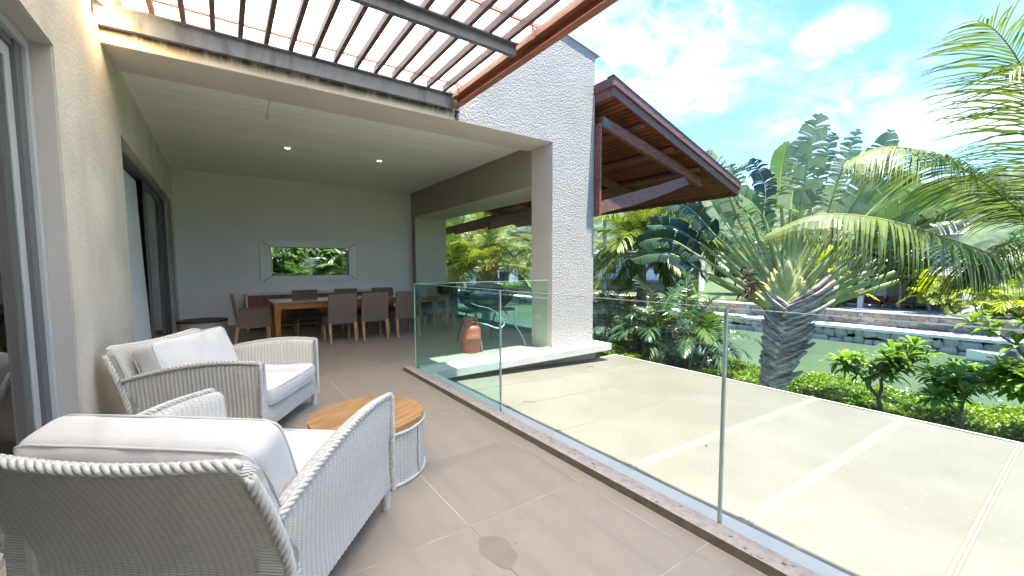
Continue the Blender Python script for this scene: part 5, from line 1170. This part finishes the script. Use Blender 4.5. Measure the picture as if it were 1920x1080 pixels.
PK = [('leafy coconut palm between the pillar and the dark fan leaves', (13.6, 10.3, GZ0), (13.3, 10.2, 2.1), 26, 3.0, 31, [M['coco_y'], M['coco']]),
      ('coconut palm right behind the timber eave tip', (17.0, 11.5, GZ0), (16.8, 11.5, 3.6), 26, 3.2, 32, [M['coco'], M['coco_d']]),
      ('bright coconut palm crown just past the pillar edge', (15.5, 12.0, GZ0), (15.2, 11.6, 2.0), 24, 3.0, 21, [M['coco_y'], M['coco']]),
      ('coconut palm with drooping pale fronds under the timber eave', (14.0, 16.5, GZ0), (13.6, 16.0, 2.4), 24, 3.2, 22, [M['coco'], M['coco_y']]),
      ('darker coconut palm behind the left leaves of the fan palm', (15.6, 9.3, GZ0), (15.3, 9.2, 2.35), 24, 3.0, 23, [M['coco'], M['coco_d']]),
      ('coconut palm filling the middle of the terrace opening', (11.5, 19.0, GZ0), (11.5, 19.0, 2.6), 24, 3.4, 24, [M['coco_y'], M['coco']]),
      ('yellow green palm at the left edge of the terrace opening', (9.0, 19.5, GZ0), (9.0, 19.5, 1.6), 24, 3.2, 25, [M['coco_y'], M['coco']]),
      ('tall palm whose tips show above the timber eave', (24.0, 22.0, GZ0), (23.5, 21.5, 7.6), 22, 3.6, 26, [M['coco'], M['coco_d']]),
      ('palm standing behind the tall fan leaves near the hill', (38.0, 14.5, -1.56), (38.0, 14.3, 4.2), 24, 4.2, 27, [M['coco'], M['coco_d']]),
      ('yellow palm between the fan petioles and the far house', (34.6, 11.4, -1.56), (34.6, 11.4, 0.9), 24, 2.8, 28, [M['areca'], M['coco_y']])]
for lb, b, tp, nf, fl_, sd_, mm in PK:
    palm(lb, b, tp, nf, fl_, sd_, m=mm, n=64 if b[0] < 20 else 30, L=.95 if b[0] < 20 else .8, w0=.052 if b[0] < 20 else .08, group=None)
# small bent palm frond bush before the far house
palm('small palm with arching yellow tipped fronds in front of the far veranda', (33.9, 10.3, -1.5), (33.9, 10.3, -0.7), 12, 2.6, 41, m=[M['areca'], M['coco_y']], n=34, L=.5, w0=.06, sag=1.6, el=(15, 70), trunk=True, trunk_r=.1)
# areca clumps right
for i, (lb, b, h, s, mm) in enumerate((('yellow green areca clump beside the far veranda', (34.2, 5.3, -1.5), 1.2, 1.6, ['areca', 'coco_y']), ('large golden areca clump right of the far house', (34.4, 3.4, -1.5), 1.3, 2.0, ['areca', 'areca', 'coco_y']), ('golden shrub at the right edge behind the stone wall', (34.6, 1.0, -1.5), 1.0, 1.8, ['areca', 'shrub_g']), ('low yellow bush in front of the golden areca clump', (33.9, 2.2, -1.5), .5, 1.8, ['areca', 'coco_y']), ('yellow palm bush half hidden by the fan petioles', (34.4, 13.4, -1.5), 1.8, 2.2, ['areca', 'coco_y']), ('orange leaved shrub glimpsed left of the fan palm', (17.5, 13.5, GZ0), 2.0, 1.6, ['croton', 'dry']))):
    clump(lb, b, h, s, 26, 50+i, [M[q] for q in mm], name='areca_palm' if i < 5 else 'croton_shrub', L=.55, w0=.10, n=16, ln=(1.0, 1.7), stems=5, sag=1.8)
obj_hl = hedge('low clipped green bush on top of the stone wall', 33.5, 35.0, 10.2, 12.4, -1.18, 2500, 9, lo=-1.56, size=.14)
# ---- potted palm
pp_ = thing('plant_pot', 'tall dark plant pot standing in the terrace opening', 'pot', (5.04, 10.30, 0))
obj('pot_body', MB().lathe([(.17, 0), (.19, .02), (.27, .62), (.29, .84), (.30, .90), (.27, .90), (.26, .84)], 5.04, 10.30, 28), M['pot'], pp_, smooth=True); obj('soil', MB().lathe([(.262, .835), (.01, .85)], 5.04, 10.30, 20), M['soil'], pp_)
palm('young palm with orange yellow stalks rising just behind the dark pot', (7.85, 15.3, GZ0), (7.85, 15.3, .8), 16, 3.0, 61, name='young_palm', m=[M['coco_y'], M['coco']], mr=M['rachis_o'], L=.75, n=50, w0=.05, el=(35, 88), sag=1.0, trunk_r=.12)
# ---- generic broadleaf masses
def tree(label, base, h, rad, n, seed, m, size=.35, name='broadleaf_tree', squash=.8):
    t = thing(name, label, 'tree', base); r_ = np.random.RandomState(seed); b = Vector(base)
    obj('trunk', MB().tube([b, b+Vector((0.1, 0, h*.5)), b+Vector((0, 0.1, h*.9))], [.03*h, .022*h, .01*h], 8), M['bark'], t)
    cs = r_.normal(size=(16, 3)); cs /= np.linalg.norm(cs, axis=1)[:, None]; cs *= rad*.62*r_.uniform(.5, 1, (16, 1)); cs[:, 2] *= squash; cs += np.array([b.x, b.y, b.z+h])
    c = cs[r_.randint(0, 16, n)]; d = r_.normal(size=(n, 3)); d /= np.linalg.norm(d, axis=1)[:, None]; P = c+d*rad*.45*r_.uniform(.75, 1.05, (n, 1)); P[:, 2] = c[:, 2]+(P[:, 2]-c[:, 2])*squash
    leaf_cloud('crown', t, P, size, m, seed); return t
for i, (lb, b, h, rad, mm) in enumerate((('round green tree behind the far white house', (47, 30, -1.5), 4.2, 3.6, 'shrub_g'), ('dark green tree beyond the middle of the canal bank', (44, 22, -1.5), 4.0, 3.4, 'trav'), ('bushy tree behind the fan palm and the far house', (44.5, 16, -1.5), 3.6, 3.0, 'shrub_g'), ('dark leafy tree hanging beside the far balcony', (35.4, 7.3, -1.5), 3.0, 1.25, 'trav_d'), ('leafy tree behind the golden arecas', (41, 1.0, -1.5), 4.4, 3.6, 'trav'), ('bush on the far bank seen through the opening', (31.8, 37.0, -1.56), 1.6, 2.0, 'shrub_g'), ('green tree far behind the opening palms', (20.0, 42.0, GZ0), 4.5, 4.5, 'shrub_g'), ('wide green tree at the left of the opening view', (12.0, 34.0, GZ0), 4.2, 4.5, 'hedge'), ('tree behind the yellow palm near the far balcony', (42, 10.5, -1.5), 5.2, 2.4, 'trav'), ('dark shrub beneath the veranda side of the far garden', (36.5, -1.5, -1.5), 2.0, 2.4, 'shrub_d'))):
    tree(lb, b, h, rad, 5200, 70+i, M[mm], size=.34 if b[0] > 25 else .3)
# ---- plants behind the camera that the mirror shows
for i, (x, y, h, sd_) in enumerate(((2.2, -4.6, 4.1, 1), (4.2, -5.4, 4.6, 2), (6.2, -4.8, 4.3, 3))):
    t = thing('banana_plant', ['broad leaved banana plant behind the camera shown in the mirror', 'tall banana plant in the middle of the mirror reflection', 'banana plant at the right side of the mirror reflection'][i], 'plant', (x, y, GZ0)); rr = random.Random(sd_)
    obj('stem', MB().tube([(x, y, GZ0), (x+.05, y, h-2.2)], [.16, .10], 12), M['petiole'], t)
    for j in range(9):
        a = j*2.4+rr.uniform(-.3, .3); e = rr.uniform(.5, 1.3); b0 = Vector((x+.05, y, h-2.3)); d = Vector((math.cos(a)*math.cos(e), math.sin(a)*math.cos(e), math.sin(e))); p1 = b0+d*.5; p2 = p1+d*.8+Vector((0, 0, -.05)); p3 = p2+(d+Vector((0, 0, -.8))).normalized()*.8
        nn = Vector((0, 0, 1))-d*d.z; nn = nn.normalized() if nn.length > .2 else Vector((-math.cos(a), -math.sin(a), 0))
        blade_leaf('leaf', t, [b0, (b0+p1)/2, p1], [p1, p2, p3], .30, M[['trav_l', 'trav', 'trav_d'][j % 3]], M['petiole'], seed=sd_*20+j, tear=.3, pr=(.03, .025), normal=nn, foldv=.2, droop=.6, nseg=24)
clump('thick foliage filling the back of the mirror view', (4.8, -7.6, GZ0), 6.0, 7.0, 90, 91, [M['shrub_g'], M['trav'], M['shrub_d'], M['coco']], L=.7, w0=.12, n=22, ln=(1.6, 2.6), stems=14)
for i, (lb, x, y) in enumerate((('leafy tree behind the camera at the left of the mirror', 0.8, -8.6), ('leafy tree behind the camera in the mirror centre', 4.0, -9.4), ('leafy tree behind the camera at the right of the mirror', 7.6, -8.8))):
    tree(lb, (x, y, GZ0), 4.6, 3.2, 4200, 95+i, M[['shrub_g', 'trav', 'hedge'][i]], size=.42)
# ---- far houses
def shed_roof(parent, x0, x1, y0, y1, z0, z1, m, rows=7, name='roof'):
    """lapped shingle courses falling from z1 at x1 to z0 at x0"""
    o = obj(name, MB().prism([(x0, z0-.05), (x1, z1-.05), (x1, z1), (x0, z0)], y0, y1, 'y'), m, parent)
    for i in range(rows):
        a = x0+(x1-x0)*i/rows; b = x0+(x1-x0)*(i+1)/rows+.04; za = z0+(z1-z0)*i/rows+.035; zb = z0+(z1-z0)*(i+1)/rows+.005
        obj('shingle_course', MB().prism([(a, za-.03), (b, zb-.01), (b, zb+.01), (a, za)], y0-.02, y1+.02, 'y'), m, o)
    return o
def window(parent, x, y0, y1, z0, z1, nm=2, m='house_frame', bars=True):
    wn = obj('window', MB().box(x-.03, x+.02, y0, y0+.07, z0, z1).box(x-.03, x+.02, y1-.07, y1, z0, z1).box(x-.03, x+.02, y0+.07, y1-.07, z1-.07, z1).box(x-.03, x+.02, y0+.07, y1-.07, z0, z0+.07), M[m], parent)
    obj('pane', MB().box(x-.005, x+.01, y0+.07, y1-.07, z0+.07, z1-.07), M['house_dark'], wn)
    for i in range(1, nm): y = y0+(y1-y0)*i/nm; obj('mullion', MB().box(x-.028, x-.006, y-.03, y+.03, z0+.07, z1-.07), M[m], wn)
    return wn
h1 = thing('house', 'two storey white house with grey shingle veranda roof across the canal', 'house', (38, 8, -1.56))
obj('terrace_slab', MB().box(34.2, 42, 4.6, 14, -1.558, -1.48), M['promenade'], h1)
obj('pool_mosaic', MB().box(33.5, 34.9, 3.5, 9.4, -1.478, -1.465), M['mosaic'], h1)
obj('wall', MB().box(38.0, 38.2, 4.8, 6.55, -1.48, 1.0).box(38.0, 38.2, 7.55, 8.35, -1.48, 1.0).box(38, 38.2, 6.55, 7.55, .62, 1.0).box(38, 38.2, 8.35, 14, .75, 1.0).box(38, 38.2, 10.9, 14, -1.48, .75), M['house_grey'], h1)
obj('side_wall', MB().box(35.2, 38.0, 4.55, 4.8, -1.48, 1.0), M['house_white'], h1)
obj('door', MB().box(38.05, 38.15, 6.55, 7.55, -1.48, .62), M['house_dark'], h1)
obj('opening_shade', MB().box(39.8, 39.9, 8.2, 11, -1.48, .8), M['room'], h1)
obj('curtain', MB().box(37.9, 37.95, 8.55, 9.35, -1.45, .62), M['curtain'], h1)
for y in (7.75, 6.35): obj('wall_light', MB().tube([(37.9, y, .05), (37.9, y, .32)], .06, 8), M['lamp_black'], h1)
for y in (9.2, 12.6): obj('column', MB().box(35.0, 35.28, y-.14, y+.14, -1.48, .70), M['house_white'], h1)
shed_roof(h1, 34.5, 38.2, 4.4, 13.2, .74, 1.42, M['shingle'], 7)
obj('veranda_beam', MB().box(34.9, 35.1, 4.6, 13, .56, .70), M['wood_beam'], h1)
obj('upper_wall', MB().box(38.3, 38.5, 5.3, 7.4, 1.43, 3.3).box(38.3, 38.5, 9.6, 14.5, 1.43, 3.6).box(38.3, 38.5, 7.4, 9.6, 2.9, 3.6), M['house_white'], h1)
obj('upper_room', MB().box(39.5, 39.6, 7.2, 9.8, 1.43, 3.2), M['house_dark'], h1)
rl = obj('balcony_rail', MB().box(37.0, 37.05, 6.0, 11.5, 2.28, 2.33), M['white_metal'], h1)
for i in range(28): obj('baluster', MB().box(37.01, 37.04, 6.0+i*.2, 6.03+i*.2, 1.45, 2.27), M['white_metal'], rl)
shed_roof(h1, 36.0, 41.5, 8.6, 15.5, 3.15, 4.9, M['shingle_br'], 8)
shed_roof(h1, 37.4, 41.5, 5.0, 8.5, 3.25, 4.2, M['shingle'], 6)
for i, (lb, x, y) in enumerate((('brown outdoor sofa on the far veranda', 36.6, 7.2), ('brown bench on the far veranda left of the white column', 36.4, 9.9))):
    t = thing('outdoor_sofa', lb, 'sofa', (x, y, -1.48)); ln = 1.1 if i == 0 else 1.5
    obj('seat', MB().box(x-.35, x+.35, y-ln, y+ln, -1.25, -1.08), M['brown_top'], t); obj('backrest', MB().box(x+.3, x+.42, y-ln, y+ln, -1.08, -.68), M['wood_beam'], t)
    for s1 in (-1, 1): obj('arm', MB().box(x-.35, x+.3, y+s1*ln-.06, y+s1*ln+.06, -1.08, -.86), M['wood_beam'], t); obj('leg', MB().box(x-.32, x-.24, y+s1*ln*.9-.04, y+s1*ln*.9+.04, -1.48, -1.251), M['wood_beam'], t); obj('leg', MB().box(x+.24, x+.32, y+s1*ln*.9-.04, y+s1*ln*.9+.04, -1.48, -1.251), M['wood_beam'], t)
t = thing('coffee_table', 'low wooden table in front of the sofa on the far veranda', 'table', (35.7, 7.2, -1.48))
obj('tabletop', MB().box(35.4, 36.0, 6.7, 7.7, -1.14, -1.09), M['brown_top'], t)
for a in (35.45, 35.95):
    for b in (6.76, 7.64): obj('leg', MB().box(a-.03, a+.03, b-.03, b+.03, -1.48, -1.141), M['brown_top'], t)
h2 = thing('house', 'pale house with blue framed windows left of the fan palm', 'house', (41, 33, -1.56))
obj('wall', MB().box(40.5, 46, 26.5, 46, -1.5, 3.0), M['house_white'], h2)
obj('ledge', MB().box(39.6, 40.49, 26.2, 46.3, -.35, -.15), M['shingle'], h2)
for y0, y1, z0, z1 in ((35.0, 36.9, .55, 2.1), (31.2, 32.9, .55, 2.1), (28.0, 29.4, .55, 2.1), (39.4, 41.2, .55, 2.1)): window(h2, 40.46, y0, y1, z0, z1)
shed_roof(h2, 39.2, 43.5, 26, 46.5, 3.02, 4.6, M['shingle'], 5)
obj('base_wall', MB().box(39.9, 40.4, 26.5, 46, -1.5, -.36), M['wall_stone_r'], h2)
h3 = thing('house', 'low white house with long window seen through the terrace opening', 'house', (31, 48, -1.56))
obj('wall', MB().box(24, 40, 47, 53, -1.5, 1.2), M['house_white'], h3)
shed_roof(h3, 26, 40.5, 46.2, 53, 1.21, 2.2, M['shingle'], 4)
for x0 in (27.2, 29.0, 30.8, 34.0):
    wn = obj('window', MB().box(x0, x0+.08, 46.93, 46.99, -.7, .8).box(x0+1.5, x0+1.58, 46.93, 46.99, -.7, .8).box(x0+.08, x0+1.5, 46.93, 46.99, .72, .8).box(x0+.08, x0+1.5, 46.93, 46.99, -.7, -.62), M['house_frame'], h3); obj('pane', MB().box(x0+.08, x0+1.5, 46.95, 46.98, -.62, .72), M['house_dark'], wn)
hedge('clipped hedge along the far bank seen through the opening', 24, 33, 41.0, 42.2, -.75, 5000, 12, lo=-1.56, size=.2)
# ---- boat
bt_ = thing('boat', 'small white boat moored by the far bank behind the frangipani', 'boat', (29.9, 2.0, WZ))
hull = MB(); rings = []
for i in range(11):
    tt = i/10; y = .2+3.4*tt; hw = .62*math.sin(math.pi*min(1, .25+tt*.75))**.6 if tt < 1 else .05; sh = .42+.12*tt*tt
    rings.append([(29.9-hw, y, WZ+sh), (29.9-hw*.9, y, WZ+.15), (29.9-hw*.4, y, WZ-.08), (29.9+hw*.4, y, WZ-.08), (29.9+hw*.9, y, WZ+.15), (29.9+hw, y, WZ+sh)])
hull.loft(rings); obj('hull', hull, M['boat'], bt_, smooth=True)
obj('deck', MB().box(29.45, 30.35, .4, 2.9, WZ+.30, WZ+.34), M['boat_dark'], bt_); obj('windscreen', MB().prism([(1.9, WZ+.34), (2.5, WZ+.34), (2.2, WZ+.72), (2.05, WZ+.72)], 29.5, 30.3, 'x'), M['boat_dark'], bt_); obj('engine', MB().box(29.78, 30.02, .0, .25, WZ+.1, WZ+.62), M['boat_dark'], bt_, bevel=.03)
# ---- forested hill
def hill():
    nx, ny = 240, 420; xs_ = np.linspace(110, 620, nx); ys_ = np.linspace(-260, 760, ny); X, Y = np.meshgrid(xs_, ys_, indexing='ij')
    t = np.clip((X-110)/230, 0, 1); s = t*t*(3-2*t); r_ = np.random.RandomState(3)
    ridge = np.clip(36+0.13*Y, 22, 90)+4*np.sin(Y/55+.6)+3*np.sin(Y/31+2)+1.5*np.sin(Y/13)
    Z = -6+s*ridge*(1.0)+s*5*np.sin(X/23+Y/37)
    cell = 6.5; gx_, gy_ = np.floor(X/cell), np.floor(Y/cell); best = np.zeros_like(X)
    for dx in (-1, 0, 1):
        for dy in (-1, 0, 1):
            a, b = gx_+dx, gy_+dy; h = np.abs(np.sin(a*127.1+b*311.7)*43758.5453) % 1; h2_ = np.abs(np.sin(a*269.5+b*183.3)*43758.5453) % 1
            cx_, cy2 = (a+.2+.6*h)*cell, (b+.2+.6*h2_)*cell; rr_ = cell*(.55+.35*h); q = np.clip(1-((X-cx_)**2+(Y-cy2)**2)/rr_**2, 0, 1); best = np.maximum(best, np.sqrt(q)*(2.8+5.0*h2_))
    Z += best+r_.normal(0, .25, X.shape)
    me = bpy.data.meshes.new('hill'); V = np.stack([X, Y, Z], -1).reshape(-1, 3); me.vertices.add(len(V)); me.vertices.foreach_set('co', V.reshape(-1).astype(np.float32))
    I = np.arange(nx*ny).reshape(nx, ny); F_ = np.stack([I[:-1, :-1], I[1:, :-1], I[1:, 1:], I[:-1, 1:]], -1).reshape(-1, 4); n = len(F_)
    me.loops.add(n*4); me.loops.foreach_set('vertex_index', F_.reshape(-1)); me.polygons.add(n); me.polygons.foreach_set('loop_start', np.arange(0, n*4, 4)); me.polygons.foreach_set('loop_total', np.full(n, 4)); me.update(); me.validate()
    me.materials.append(M['hill']); o = bpy.data.objects.new('hill', me); C.objects.link(o); tag(o, 'forested green hill behind the far houses', 'hill', kind='structure')
hill()

t = thing('garden_shelter', 'brown timber shelter beam behind the golden arecas at the right edge', 'pergola', (37.5, 1.5, -1.56))
obj('roof_beam', MB().box(37.0, 38.2, -3.5, 3.9, .50, .78), M['brown_top'], t)
for y in (-3.3, .2, 3.6): obj('post', MB().box(37.1, 37.3, y-.1, y+.1, -1.56, .499), M['wood_beam'], t)
